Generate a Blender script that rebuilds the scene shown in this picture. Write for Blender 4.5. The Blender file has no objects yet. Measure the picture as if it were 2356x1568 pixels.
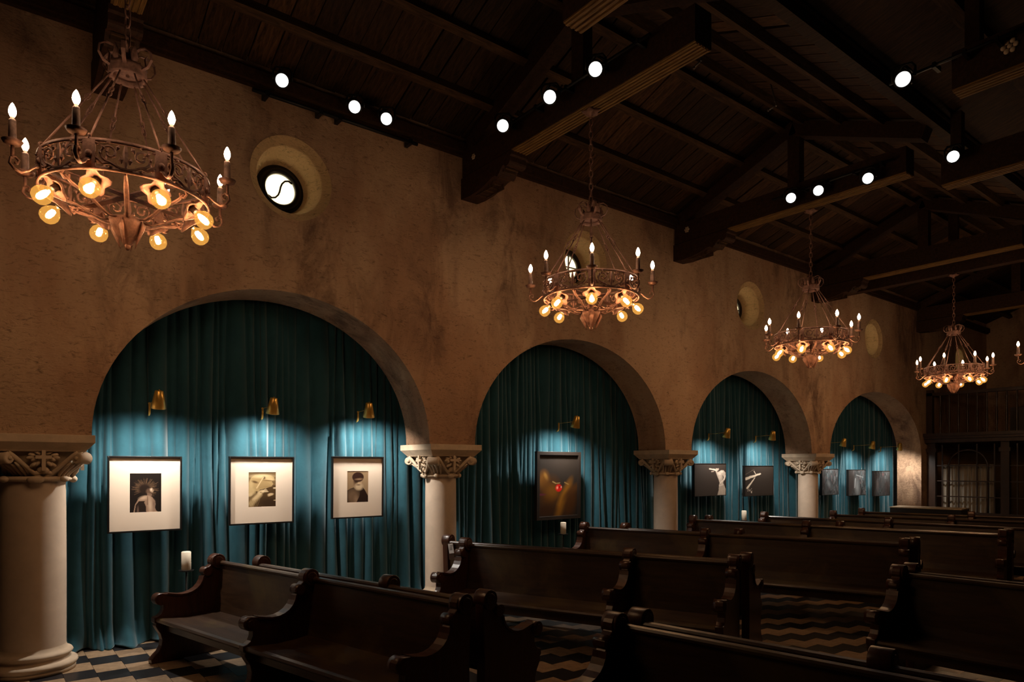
import bpy, bmesh, math, random
from math import sin, cos, pi, radians, sqrt, atan2, hypot
from mathutils import Vector, Matrix
import numpy as np

random.seed(7)
SC = bpy.context.scene
COL = SC.collection
D = bpy.data

# ------------------------------------------------------------------ camera
cam_d = D.cameras.new('camera')
cam_d.sensor_width = 36.0
cam_d.lens = 36.0 * 1571.0 / 2356.0
cam_d.shift_y = (1075.0 - 784.0) / 2356.0
cam_d.clip_start = 0.05
cam_d.clip_end = 200
cam = D.objects.new('camera', cam_d)
COL.objects.link(cam)
cam.location = (0, 0, 1.9)
cam.rotation_euler = (radians(90), 0, radians(51.878 - 90))
SC.camera = cam

# ------------------------------------------------------------------ world and exposure
W = D.worlds.new('world')
SC.world = W
W.use_nodes = True
bg = W.node_tree.nodes['Background']
bg.inputs[0].default_value = (0.9, 0.75, 0.6, 1)
bg.inputs[1].default_value = 0.004
SC.view_settings.view_transform = 'Standard'
SC.view_settings.look = 'None'
SC.view_settings.gamma = 1.0
SC.view_settings.exposure = 0.0
SC.view_settings.use_curve_mapping = False
try:
    SC.cycles.use_denoising = True
    SC.cycles.use_light_tree = True
    SC.cycles.use_adaptive_sampling = True
    SC.cycles.adaptive_threshold = 0.35
    SC.cycles.max_bounces = 5
    SC.cycles.diffuse_bounces = 2
    SC.cycles.glossy_bounces = 2
    SC.cycles.transmission_bounces = 4
    SC.cycles.transparent_max_bounces = 8
    SC.cycles.sample_clamp_indirect = 3.0
    SC.cycles.caustics_reflective = False
    SC.cycles.caustics_refractive = False
    SC.cycles.blur_glossy = 1.0
except Exception:
    pass

BULB_L = 330.0       # radiance of the filaments
FLAME_L = 75.0       # radiance of the candle bulbs
PICTURE_W = 115.0     # picture lights, watts
LENS_L = 6.0         # stage spotlights
PANE_L = 2.4         # round windows

# ------------------------------------------------------------------ materials
MAT = {}


def new_mat(name):
    m = D.materials.new(name)
    m.use_nodes = True
    MAT[name] = m
    nt = m.node_tree
    b = nt.nodes['Principled BSDF']
    return m, nt, b


def N(nt, t, **kw):
    n = nt.nodes.new(t)
    for k, v in kw.items():
        setattr(n, k, v)
    return n


def coords(nt, scale=(1, 1, 1), kind='Object'):
    tc = N(nt, 'ShaderNodeTexCoord')
    mp = N(nt, 'ShaderNodeMapping')
    mp.inputs['Scale'].default_value = scale
    nt.links.new(tc.outputs[kind], mp.inputs['Vector'])
    return mp.outputs['Vector']


def noise(nt, vec, scale, detail=5, rough=0.6, dist=0.0):
    n = N(nt, 'ShaderNodeTexNoise')
    n.inputs['Scale'].default_value = scale
    n.inputs['Detail'].default_value = detail
    n.inputs['Roughness'].default_value = rough
    n.inputs['Distortion'].default_value = dist
    nt.links.new(vec, n.inputs['Vector'])
    return n.outputs['Fac']


def ramp(nt, fac, stops):
    r = N(nt, 'ShaderNodeValToRGB')
    e = r.color_ramp.elements
    e[0].position, e[0].color = stops[0][0], (*stops[0][1], 1)
    e[1].position, e[1].color = stops[1][0], (*stops[1][1], 1)
    for p, c in stops[2:]:
        el = e.new(p)
        el.color = (*c, 1)
    nt.links.new(fac, r.inputs['Fac'])
    return r.outputs['Color']


def bump(nt, b, height, strength=0.3, dist=0.02):
    n = N(nt, 'ShaderNodeBump')
    n.inputs['Strength'].default_value = strength
    n.inputs['Distance'].default_value = dist
    nt.links.new(height, n.inputs['Height'])
    nt.links.new(n.outputs['Normal'], b.inputs['Normal'])


def mixc(nt, a, b_, fac, mode='MIX'):
    m = N(nt, 'ShaderNodeMix', data_type='RGBA', blend_type=mode)
    if isinstance(fac, float):
        m.inputs[0].default_value = fac
    else:
        nt.links.new(fac, m.inputs[0])
    for s, v in ((6, a), (7, b_)):
        if isinstance(v, tuple):
            m.inputs[s].default_value = (*v, 1)
        else:
            nt.links.new(v, m.inputs[s])
    return m.outputs[2]


def mathn(nt, op, a, b_=0.0):
    m = N(nt, 'ShaderNodeMath', operation=op)
    for i, v in enumerate((a, b_)):
        if isinstance(v, (int, float)):
            m.inputs[i].default_value = v
        else:
            nt.links.new(v, m.inputs[i])
    return m.outputs[0]


def plaster(name, base, dark, blotch):
    m, nt, b = new_mat(name)
    v = coords(nt)
    vs = coords(nt, (1.0, 1.0, 0.45))
    big = noise(nt, vs, 0.9, 6, 0.62, 0.4)
    mid = noise(nt, vs, 2.6, 7, 0.7, 0.6)
    c1 = ramp(nt, big, [(0.40, blotch), (0.58, base)])
    st = ramp(nt, mid, [(0.38, (1, 1, 1)), (0.56, (0, 0, 0))])
    stain = mathn(nt, 'MULTIPLY', ramp(nt, noise(nt, vs, 0.75, 3, 0.5), [(0.44, (0, 0, 0)), (0.60, (1, 1, 1))]),
                  st)
    c2 = mixc(nt, c1, dark, mathn(nt, 'MULTIPLY', stain, 0.8))
    vh = coords(nt, (1.0, 1.0, 2.6))
    fine = noise(nt, vh, 13, 8, 0.72, 1.1)
    c3 = mixc(nt, c2, (0.05, 0.025, 0.012), ramp(nt, fine, [(0.33, (0.6, 0.6, 0.6)), (0.46, (0, 0, 0))]))
    nt.links.new(c3, b.inputs['Base Color'])
    b.inputs['Roughness'].default_value = 0.85
    b.inputs['Specular IOR Level'].default_value = 0.25
    h = mathn(nt, 'ADD', mathn(nt, 'MULTIPLY', fine, 1.0), mathn(nt, 'MULTIPLY', mid, 0.8))
    bump(nt, b, h, 0.75, 0.03)
    return m


plaster('plaster', (0.62, 0.410, 0.265), (0.14, 0.076, 0.055), (0.47, 0.275, 0.170))
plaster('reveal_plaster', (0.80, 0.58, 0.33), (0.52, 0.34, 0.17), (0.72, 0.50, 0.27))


def simple(name, color, rough=0.5, metal=0.0, spec=0.5, nscale=None, namp=0.3, bumpy=0.0, stretch=(1, 1, 1), coat=0.0):
    m, nt, b = new_mat(name)
    b.inputs['Roughness'].default_value = rough
    b.inputs['Metallic'].default_value = metal
    b.inputs['Specular IOR Level'].default_value = spec
    b.inputs['Coat Weight'].default_value = coat
    b.inputs['Coat Roughness'].default_value = 0.2
    if nscale:
        v = coords(nt, stretch)
        n = noise(nt, v, nscale, 6, 0.65, 0.3)
        lo = tuple(c * (1 - namp) for c in color)
        hi = tuple(min(1, c * (1 + namp)) for c in color)
        nt.links.new(ramp(nt, n, [(0.32, lo), (0.68, hi)]), b.inputs['Base Color'])
        if bumpy:
            bump(nt, b, n, bumpy, 0.01)
    else:
        b.inputs['Base Color'].default_value = (*color, 1)
    return m


simple('stone', (0.60, 0.465, 0.335), 0.75, spec=0.3, nscale=9, namp=0.12, bumpy=0.12)
simple('shaft_paint', (0.64, 0.50, 0.385), 0.6, spec=0.35, nscale=5, namp=0.08)
simple('iron', (0.27, 0.135, 0.095), 0.62, metal=0.25, spec=0.4, nscale=22, namp=0.5, bumpy=0.2)
simple('candle_tube', (0.30, 0.17, 0.12), 0.6, nscale=25, namp=0.5)
simple('socket_black', (0.03, 0.02, 0.015), 0.5)
simple('brass', (0.80, 0.50, 0.12), 0.30, metal=0.6, nscale=40, namp=0.12, stretch=(8, 8, 0.6))
simple('cord', (0.015, 0.03, 0.035), 0.7)
simple('frame_black', (0.006, 0.004, 0.003), 0.4)
simple('frame_dark', (0.02, 0.014, 0.011), 0.45)
simple('matboard', (0.86, 0.71, 0.57), 0.85, spec=0.2)
simple('wax', (0.80, 0.70, 0.56), 0.5)
simple('black_metal', (0.012, 0.012, 0.013), 0.45, metal=0.4)
simple('paper', (0.55, 0.52, 0.50), 0.8)
simple('tile_light', (0.38, 0.255, 0.155), 0.4, nscale=14, namp=0.25)
simple('tile_dark', (0.022, 0.020, 0.022), 0.35, nscale=14, namp=0.3)
simple('grout', (0.05, 0.035, 0.025), 0.9)
simple('screen_wood', (0.030, 0.014, 0.008), 0.4, nscale=10, namp=0.4, stretch=(1, 1, 0.2))
simple('pale_curtain', (0.30, 0.26, 0.21), 0.9, nscale=8, namp=0.2, stretch=(1, 6, 0.3))
simple('amber_wall', (0.17, 0.10, 0.028), 0.9, nscale=2, namp=0.2)
simple('dark_wall', (0.06, 0.04, 0.03), 0.9, nscale=2, namp=0.3)
simple('case_black', (0.008, 0.008, 0.009), 0.3)
simple('lit_top', (0.36, 0.29, 0.20), 0.45, nscale=12, namp=0.2)  # light on the black case's lid, put into a pale colour
simple('pipe_metal', (0.22, 0.20, 0.18), 0.4, metal=0.8)


def wood(name, lo, hi, rough, scale, stretch, coat=0.0, bumpy=0.15, wear_sheen=None, spec=0.5, vary=False):
    m, nt, b = new_mat(name)
    v = coords(nt, stretch)
    g = noise(nt, v, scale, 8, 0.68, 0.8)
    c = ramp(nt, g, [(0.30, lo), (0.70, hi)])
    if wear_sheen:
        w = noise(nt, coords(nt), 1.7, 5, 0.6, 0.5)
        c = mixc(nt, c, wear_sheen, mathn(nt, 'MULTIPLY', ramp(nt, w, [(0.50, (0, 0, 0)), (0.70, (1, 1, 1))]), 0.6))
    if vary:
        oi = N(nt, 'ShaderNodeObjectInfo')
        c = mixc(nt, c, ramp(nt, oi.outputs['Random'], [(0.0, (0.35, 0.35, 0.35)), (1.0, (1.0, 1.0, 1.0)), (0.8, (0.62, 0.60, 0.58)), (0.86, (1.0, 1.0, 1.0))]), 1.0, 'MULTIPLY')
    nt.links.new(c, b.inputs['Base Color'])
    b.inputs['Roughness'].default_value = rough
    b.inputs['Specular IOR Level'].default_value = spec
    b.inputs['Coat Weight'].default_value = coat
    b.inputs['Coat Roughness'].default_value = 0.3
    bump(nt, b, g, bumpy, 0.004)
    return m


wood('pew_wood', (0.021, 0.010, 0.0055), (0.066, 0.032, 0.015), 0.36, 7, (0.35, 3, 3), coat=0.25, wear_sheen=(0.14, 0.095, 0.032))  # olive patches: worn varnish plus a greenish sheen painted into the colour
wood('pew_panel', (0.028, 0.009, 0.0045), (0.085, 0.027, 0.011), 0.34, 7, (3, 3, 0.4), coat=0.25)
wood('roof_wood', (0.012, 0.0055, 0.0025), (0.15, 0.073, 0.030), 0.75, 9, (4, 0.35, 1.5), spec=0.25, bumpy=0.4, vary=True)
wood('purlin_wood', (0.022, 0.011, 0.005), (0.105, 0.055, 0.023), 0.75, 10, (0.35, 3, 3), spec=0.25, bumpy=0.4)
wood('lit_beam_wood', (0.05, 0.024, 0.008), (0.36, 0.20, 0.06), 0.7, 14, (6, 0.25, 3), spec=0.25, bumpy=0.5)  # light on the beam undersides is put into this brighter wood colour
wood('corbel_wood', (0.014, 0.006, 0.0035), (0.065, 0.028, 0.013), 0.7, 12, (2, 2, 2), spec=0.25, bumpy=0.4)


def velvet():
    m, nt, b = new_mat('velvet')
    v = coords(nt)
    n1 = noise(nt, v, 3.0, 6, 0.7, 0.6)
    n2 = noise(nt, coords(nt, (1, 1, 0.35)), 26, 5, 0.7)
    c = ramp(nt, n1, [(0.3, (0.016, 0.069, 0.095)), (0.7, (0.024, 0.096, 0.128))])
    c = mixc(nt, c, (0.012, 0.05, 0.065), ramp(nt, n2, [(0.30, (0.35, 0.35, 0.35)), (0.45, (0, 0, 0))]))
    nt.links.new(c, b.inputs['Base Color'])
    b.inputs['Roughness'].default_value = 0.8
    b.inputs['Specular IOR Level'].default_value = 0.15
    b.inputs['Sheen Weight'].default_value = 0.6
    b.inputs['Sheen Roughness'].default_value = 0.45
    b.inputs['Sheen Tint'].default_value = (0.82, 0.90, 0.92, 1)
    bump(nt, b, n2, 0.15, 0.005)


velvet()


def emit(name, color, strength):
    m = D.materials.new(name)
    m.use_nodes = True
    MAT[name] = m
    nt = m.node_tree
    nt.nodes.remove(nt.nodes['Principled BSDF'])
    e = N(nt, 'ShaderNodeEmission')
    e.inputs[0].default_value = (*color, 1)
    e.inputs[1].default_value = strength
    nt.links.new(e.outputs[0], nt.nodes['Material Output'].inputs['Surface'])
    return m


emit('filament', (1.0, 0.60, 0.34), BULB_L)
emit('flame', (1.0, 0.70, 0.45), FLAME_L)
emit('lens', (1.0, 0.98, 0.94), LENS_L)
emit('pane', (1.0, 0.80, 0.45), PANE_L)
emit('lamp_mouth', (1.0, 0.90, 0.76), 6.0)


def bulb_glass():
    m = D.materials.new('bulb_glass')
    m.use_nodes = True
    MAT['bulb_glass'] = m
    nt = m.node_tree
    nt.nodes.remove(nt.nodes['Principled BSDF'])
    t = N(nt, 'ShaderNodeBsdfTransparent')
    t.inputs[0].default_value = (1.0, 0.90, 0.72, 1)
    g = N(nt, 'ShaderNodeBsdfGlossy')
    g.inputs['Roughness'].default_value = 0.08
    g.inputs[0].default_value = (1, 0.7, 0.35, 1)
    e = N(nt, 'ShaderNodeEmission')
    e.inputs[0].default_value = (1.0, 0.47, 0.09, 1)
    e.inputs[1].default_value = 1.25
    a = N(nt, 'ShaderNodeMixShader')
    a.inputs[0].default_value = 0.12
    nt.links.new(t.outputs[0], a.inputs[1])
    nt.links.new(g.outputs[0], a.inputs[2])
    s = N(nt, 'ShaderNodeMixShader')
    s.inputs[0].default_value = 0.35
    nt.links.new(a.outputs[0], s.inputs[1])
    nt.links.new(e.outputs[0], s.inputs[2])
    nt.links.new(s.outputs[0], nt.nodes['Material Output'].inputs['Surface'])


bulb_glass()


def print_mat():
    m, nt, b = new_mat('print')
    a = N(nt, 'ShaderNodeVertexColor', layer_name='Col')
    nt.links.new(a.outputs['Color'], b.inputs['Base Color'])
    b.inputs['Roughness'].default_value = 0.55
    b.inputs['Specular IOR Level'].default_value = 0.25


print_mat()


# ------------------------------------------------------------------ geometry helpers
class MB:
    def __init__(s):
        s.v, s.f, s.sm = [], [], []

    def add(s, vs, fs, smooth=False):
        o = len(s.v)
        s.v += [tuple(p) for p in vs]
        s.f += [tuple(i + o for i in f) for f in fs]
        s.sm += [smooth] * len(fs)
        return s

    def box(s, x0, x1, y0, y1, z0, z1):
        v = [(x, y, z) for x in (x0, x1) for y in (y0, y1) for z in (z0, z1)]
        return s.add(v, [(0, 1, 3, 2), (4, 6, 7, 5), (0, 4, 5, 1), (2, 3, 7, 6), (0, 2, 6, 4), (1, 5, 7, 3)])

    def obox(s, c, ax, ay, az):
        c, ax, ay, az = (Vector(q) for q in (c, ax, ay, az))
        v = [c + ax * i + ay * j + az * k for i in (-1, 1) for j in (-1, 1) for k in (-1, 1)]
        return s.add(v, [(0, 1, 3, 2), (4, 6, 7, 5), (0, 4, 5, 1), (2, 3, 7, 6), (0, 2, 6, 4), (1, 5, 7, 3)])

    def tube(s, pts, r, n=6, cap=True, flat=None):
        pts = [Vector(p) for p in pts]
        rs = r if isinstance(r, (list, tuple)) else [r] * len(pts)
        rings = []
        up = None
        for i, p in enumerate(pts):
            a = pts[max(i - 1, 0)]
            b = pts[min(i + 1, len(pts) - 1)]
            t = (b - a)
            if t.length < 1e-9:
                t = Vector((0, 0, 1))
            t.normalize()
            if up is None:
                up = Vector((0, 0, 1)) if abs(t.z) < 0.9 else Vector((1, 0, 0))
            x = up.cross(t)
            if x.length < 1e-6:
                x = Vector((1, 0, 0)).cross(t)
            x.normalize()
            y = t.cross(x).normalized()
            up = y
            fx, fy = flat if flat else (1, 1)
            rings.append([p + x * (cos(2 * pi * k / n) * rs[i] * fx) + y * (sin(2 * pi * k / n) * rs[i] * fy) for k in range(n)])
        v = [q for rg in rings for q in rg]
        f = []
        for i in range(len(pts) - 1):
            for k in range(n):
                f.append((i * n + k, i * n + (k + 1) % n, (i + 1) * n + (k + 1) % n, (i + 1) * n + k))
        s.add(v, f, n > 5)
        if cap:
            o = len(pts) - 1
            s.add(rings[0], [tuple(range(n))[::-1]])
            s.add(rings[o], [tuple(range(n))])
        return s

    def lathe(s, prof, n=24, c=(0, 0, 0), M=None, smooth=True, a0=0.0, wob=None):
        v, f = [], []
        for i, (r, z) in enumerate(prof):
            for k in range(n):
                a = a0 + 2 * pi * k / n
                rr = r * (wob(i, a) if wob else 1)
                p = Vector((rr * cos(a), rr * sin(a), z))
                if M is not None:
                    p = M @ p
                v.append(p + Vector(c))
        for i in range(len(prof) - 1):
            for k in range(n):
                f.append((i * n + k, i * n + (k + 1) % n, (i + 1) * n + (k + 1) % n, (i + 1) * n + k))
        return s.add(v, f, smooth)

    def ell(s, c, r, n=10, m=7, M=None):
        prof = [(max(1e-4, sin(pi * i / m)), -cos(pi * i / m)) for i in range(m + 1)]
        T = Matrix.Diagonal((r[0], r[1], r[2])).to_3x3()
        if M is not None:
            T = M @ T
        return s.lathe(prof, n, c, T)

    def prism(s, poly, a0, a1, plane='yz'):
        n = len(poly)

        def P(p, a):
            if plane == 'yz':
                return (a, p[0], p[1])
            if plane == 'xz':
                return (p[0], a, p[1])
            return (p[0], p[1], a)
        v = [P(p, a0) for p in poly] + [P(p, a1) for p in poly]
        f = [tuple(range(n)), tuple(range(2 * n - 1, n - 1, -1))]
        f += [(i, i + n, (i + 1) % n + n, (i + 1) % n) for i in range(n)]
        return s.add(v, f)

    def mesh(s, name, mat):
        me = D.meshes.new(name)
        me.from_pydata([tuple(p) for p in s.v], [], s.f)
        me.polygons.foreach_set('use_smooth', s.sm)
        me.materials.append(MAT[mat])
        bm = bmesh.new()
        bm.from_mesh(me)
        bmesh.ops.remove_doubles(bm, verts=bm.verts, dist=1e-5)
        bmesh.ops.recalc_face_normals(bm, faces=bm.faces)
        bm.to_mesh(me)
        bm.free()
        return me

    def build(s, name, mat, parent=None, loc=(0, 0, 0), bevel=0.0):
        o = D.objects.new(name, s.mesh(name, mat))
        COL.objects.link(o)
        o.parent = parent
        o.location = loc
        if bevel:
            b = o.modifiers.new('bevel', 'BEVEL')
            b.width = bevel
            b.segments = 2
            b.limit_method = 'ANGLE'
        return o


def put(name, me, parent=None, loc=(0, 0, 0), rot=(0, 0, 0), scale=None):
    o = D.objects.new(name, me)
    COL.objects.link(o)
    o.parent = parent
    o.location = loc
    o.rotation_euler = rot
    if scale:
        o.scale = scale
    return o


def tag(o, label=None, cat=None, group=None, kind=None):
    for k, v in (('label', label), ('category', cat), ('group', group), ('kind', kind)):
        if v:
            o[k] = v
    return o


def thing(name, label, cat, loc=(0, 0, 0), rz=0.0, group=None):
    o = D.objects.new(name, None)
    o.empty_display_size = 0.1
    COL.objects.link(o)
    o.location = loc
    o.rotation_euler = (0, 0, rz)
    return tag(o, label, cat, group)


def copy_tree(o, parent=None):
    c = o.copy()
    COL.objects.link(c)
    c.parent = parent
    for ch in list(o.children):
        copy_tree(ch, c)
    return c


def rot_to(d):
    return Vector(d).to_track_quat('Z', 'Y').to_matrix()


# ------------------------------------------------------------------ layout numbers (metres)
YW = 7.5           # front face of the arcade wall
TH = 0.60          # its thickness
SPR = 2.20         # springing height (top of the capitals)
TOP = 6.10         # wall top
COLX = [0.48, 4.905, 9.565, 14.40]
HALF = 0.365
ARCH = [(-3.30, 0.115, 3.84), (0.855, 4.55, 3.85), (5.255, 9.195, 3.83), (9.90, 14.0, 3.77), (14.78, 19.60, 3.72)]
OCU = [(2.77, 5.12), (7.31, 5.04), (11.73, 5.01), (16.87, 4.97), (22.38, 4.96)]
XEND = 24.4
FAR_Y = -6.0
XBACK = -6.0

# ------------------------------------------------------------------ arcade wall


def arch_pts(x0, x1, crown, n=44):
    c, a, b = (x0 + x1) / 2, (x1 - x0) / 2, crown - SPR
    return [(c + a * cos(t), SPR + b * sin(t)) for t in [pi * i / n for i in range(n + 1)]]   # from x1 to x0


def solid_from_outline(name, loops, y0, y1, mat, parent=None):
    cu = D.curves.new(name, 'CURVE')
    cu.dimensions = '2D'
    cu.fill_mode = 'BOTH'
    cu.extrude = (y1 - y0) / 2
    for lp in loops:
        sp = cu.splines.new('POLY')
        sp.points.add(len(lp) - 1)
        for q, (x, z) in zip(sp.points, lp):
            q.co = (x, z, 0, 1)
        sp.use_cyclic_u = True
    t = D.objects.new(name, cu)
    COL.objects.link(t)
    dg = bpy.context.evaluated_depsgraph_get()
    me = D.meshes.new_from_object(t.evaluated_get(dg))
    D.objects.remove(t)
    D.curves.remove(cu)
    ym = (y0 + y1) / 2
    me.transform(Matrix(((1, 0, 0, 0), (0, 0, -1, ym), (0, 1, 0, 0), (0, 0, 0, 1))))
    me.materials.clear()
    me.materials.append(MAT[mat])
    o = D.objects.new(name, me)
    COL.objects.link(o)
    o.parent = parent
    return o


outer = [(XBACK, 6.3), (XEND, 6.3), (XEND, 0.0), (19.60, 0.0)]
for (x0, x1, cr) in ARCH[::-1]:
    outer += arch_pts(x0, x1, cr)
outer += [(-3.30, 0.0), (XBACK, 0.0)]
holes = [[(x + 0.46 * cos(2 * pi * k / 48), z + 0.46 * sin(2 * pi * k / 48)) for k in range(48)] for x, z in OCU]
wall = solid_from_outline('wall_left', [outer] + holes, YW, YW + TH, 'plaster')
tag(wall, kind='structure')

tag(MB().box(XBACK, 19.9, 9.0, 9.1, 0, 6.3).build('wall_outer', 'dark_wall'), kind='structure')
tag(MB().box(XEND, XEND + 0.2, FAR_Y, YW + TH, 0, 7.4).build('wall_end', 'plaster'), kind='structure')
tag(MB().box(XBACK - 0.2, XBACK, FAR_Y, YW + TH, 0, 7.4).build('wall_back', 'dark_wall'), kind='structure')
tag(MB().box(XBACK, XEND, FAR_Y - 0.2, FAR_Y, 0, 7.4).build('wall_right', 'dark_wall'), kind='structure')

# ------------------------------------------------------------------ round windows
for i, (ox, oz) in enumerate(OCU):
    w = thing('window_%d' % (i + 1), None, None, (ox, YW, oz))
    tag(w, kind='structure')
    M = Matrix(((1, 0, 0), (0, 0, 1), (0, -1, 0)))   # local z -> +y
    prof = [(0.462, -0.004), (0.455, 0.0), (0.432, 0.025), (0.385, 0.05), (0.375, 0.055), (0.368, 0.07), (0.340, 0.20), (0.275, 0.39)]
    MB().lathe(prof, 56, M=M).build('reveal', 'reveal_plaster', w)
    MB().lathe([(0.28, 0.385), (0.248, 0.385), (0.244, 0.36), (0.232, 0.345), (0.186, 0.35), (0.174, 0.365), (0.174, 0.405), (0.28, 0.405)], 48,
               M=M).build('frame_ring', 'frame_black', w)
    MB().lathe([(0.0005, 0.395), (0.18, 0.395), (0.18, 0.40), (0.0005, 0.40)], 40, M=M).build('pane', 'pane', w)
    yb = 0.382
    if i == 0:
        q = [(0.150, 0.105), (0.105, 0.128), (0.06, 0.115), (0.024, 0.075), (0.006, 0.03), (0.0, 0.0)]
        pts = [(x * 0.93, yb, z * 0.93) for x, z in q] + [(-x * 0.93, yb, -z * 0.93) for x, z in q[-2::-1]]
        MB().tube(pts, 0.011, 6).build('muntin', 'frame_black', w)
    else:
        MB().box(-0.008, 0.008, yb - 0.01, yb + 0.01, -0.175, 0.175).build('muntin', 'frame_black', w)
        MB().box(-0.175, 0.175, yb - 0.008, yb + 0.008, -0.008, 0.008).build('muntin', 'frame_black', w)

# ------------------------------------------------------------------ floor and tiles
floor = tag(MB().box(XBACK, XEND, FAR_Y, 9.0, -0.12, -0.006).build('floor', 'grout'), kind='structure')
TX, TY = 0.25, 0.30
tl = MB().box(-TX / 2 + 0.0015, TX / 2 - 0.0015, -TY / 2 + 0.0015, TY / 2 - 0.0015, -0.02, 0.0).mesh('tile', 'tile_light')
td = MB().box(-TX / 2 + 0.0015, TX / 2 - 0.0015, -TY / 2 + 0.0015, TY / 2 - 0.0015, -0.02, 0.0).mesh('tile', 'tile_dark')
rest = {0: MB(), 1: MB()}
n_single = 0
for i in range(-12, 100):
    x = i * TX
    for j in range(-4, 36):
        y = j * TY - (i % 4) * TY / 2
        c = (j + ((i % 4) // 4)) % 2
        if y > 8.9 or x > 19.5:
            continue
        near = (0.2 < x < 2.2 and 5.6 < y < 8.3) or (6.3 < x < 10.2 and 3.3 < y < 5.6)
        if near and n_single < 298:
            n_single += 1
            put('tile', (td, tl)[c], floor, (x, y, 0.0))
        else:
            a, b = TX / 2 - 0.0015, TY / 2 - 0.0015
            rest[c].add([(x - a, y - b, 0), (x + a, y - b, 0), (x + a, y + b, 0), (x - a, y + b, 0)], [(0, 1, 2, 3)])
for c, mname in ((0, 'tile_dark'), (1, 'tile_light')):
    tag(rest[c].build('tiling', mname, floor), kind='stuff')

# ------------------------------------------------------------------ ceiling: narrow gable with planks and purlins
RIDGE_Y, RIDGE_Z = 5.35, 6.95
EAVE_Y, EAVE_Z = 7.55, 6.12
VAL_Y, VAL_Z = 3.55, 6.22
ceil = thing('ceiling', None, None, (0, 0, 0))
tag(ceil, kind='structure')


def slope_frame(ya, za, yb, zb):
    d = Vector((0, yb - ya, zb - za))
    L = d.length
    d.normalize()
    n = Vector((1, 0, 0)).cross(d)
    if n.z < 0:
        n = -n
    return d, n, L


PW = 0.25
for (ya, za, yb, zb, cnt) in ((EAVE_Y, EAVE_Z, RIDGE_Y, RIDGE_Z, 86), (VAL_Y, VAL_Z, RIDGE_Y, RIDGE_Z, 86)):
    d, n, L = slope_frame(ya, za, yb, zb)
    mes = []
    for q in range(4):
        g = 0.003 + 0.004 * q
        mb = MB()
        mb.obox((0, 0, 0), (PW / 2 - g, 0, 0), d * (L / 2 + 0.02), n * 0.012)
        mes.append(mb.mesh('plank', 'roof_wood'))
    mid = (Vector((0, ya, za)) + Vector((0, yb, zb))) / 2 + n * 0.115
    for k in range(cnt):
        x = 1.9 + PW * k
        p = put('plank', mes[random.randrange(4)], ceil, (x + random.uniform(-0.003, 0.003), mid.y, mid.z + random.uniform(-0.006, 0.008)))
    MB().obox((XBACK / 2 + 0.8875, mid.y, mid.z), ((1.775 - XBACK) / 2, 0, 0), d * (L / 2 + 0.02), n * 0.012).build('plank_deck', 'roof_wood', ceil)
    MB().obox(((XBACK + XEND) / 2, mid.y + n.y * 0.05, mid.z + n.z * 0.05), ((XEND - XBACK) / 2, 0, 0), d * (L / 2 + 0.06), n * 0.01).build('roof_deck', 'roof_wood', ceil)
    for u in (0.31, 0.62, 0.93):
        c = Vector((0, ya, za)) + d * (L * u) + n * 0.05
        MB().obox(((XBACK + XEND) / 2, c.y, c.z), ((XEND - XBACK) / 2, 0, 0), d * 0.05, n * 0.055).build('purlin', 'purlin_wood', ceil)
# plate along the top of the wall and valley beam
tag(MB().box(XBACK, XEND, 7.40, 7.52, 6.02, 6.14).box(XBACK, XEND, 7.44, 7.54, 5.985, 6.02).build('trim_1', 'corbel_wood'), kind='structure')
MB().box(XBACK, XEND, 3.46, 3.58, 6.22, 6.40).build('valley_beam', 'roof_wood', ceil)
# second, darker roof on the camera's side
for (ya, za, yb, zb) in ((3.5, 6.3, -0.6, 7.45), (FAR_Y, 6.0, -0.6, 7.45)):
    d, n, L = slope_frame(ya, za, yb, zb)
    m = (Vector((0, ya, za)) + Vector((0, yb, zb))) / 2 + n * 0.1
    MB().obox(((XBACK + XEND) / 2, m.y, m.z), ((XEND - XBACK) / 2, 0, 0), d * (L / 2 + 0.05), n * 0.02).build('roof_slope', 'roof_wood', ceil)
    if ya > 0:
        for u in (0.2, 0.45, 0.7, 0.93):
            c = Vector((0, ya, za)) + d * (L * u) + n * 0.03
            MB().obox(((XBACK + XEND) / 2, c.y, c.z), ((XEND - XBACK) / 2, 0, 0), d * 0.06, n * 0.06).build('purlin', 'purlin_wood', ceil)

# ------------------------------------------------------------------ trusses with carved brackets
SOF = 5.70


def bracket_profile():
    # (y measured from the wall face towards the room, z)
    p = [(0.0, 0.0), (1.07, 0.0), (1.07, -0.045), (1.045, -0.06)]
    for k in range(9):      # upper scroll nose
        a = radians(10 - 22.5 * k)
        p.append((0.985 + 0.062 * cos(a), -0.105 + 0.058 * sin(a)))
    for k in range(8):
        t = k / 7
        p.append((0.92 - 0.16 * t, -0.135 - 0.075 * sin(t * pi / 2) + 0.02 * sin(t * 2 * pi)))
    p += [(0.74, -0.20), (0.70, -0.205)]
    for k in range(10):
        t = k / 9
        p.append((0.68 - 0.40 * t, -0.205 - 0.075 * sin(t * pi / 2)))
    p += [(0.20, -0.285), (0.0, -0.27)]
    return p


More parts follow.
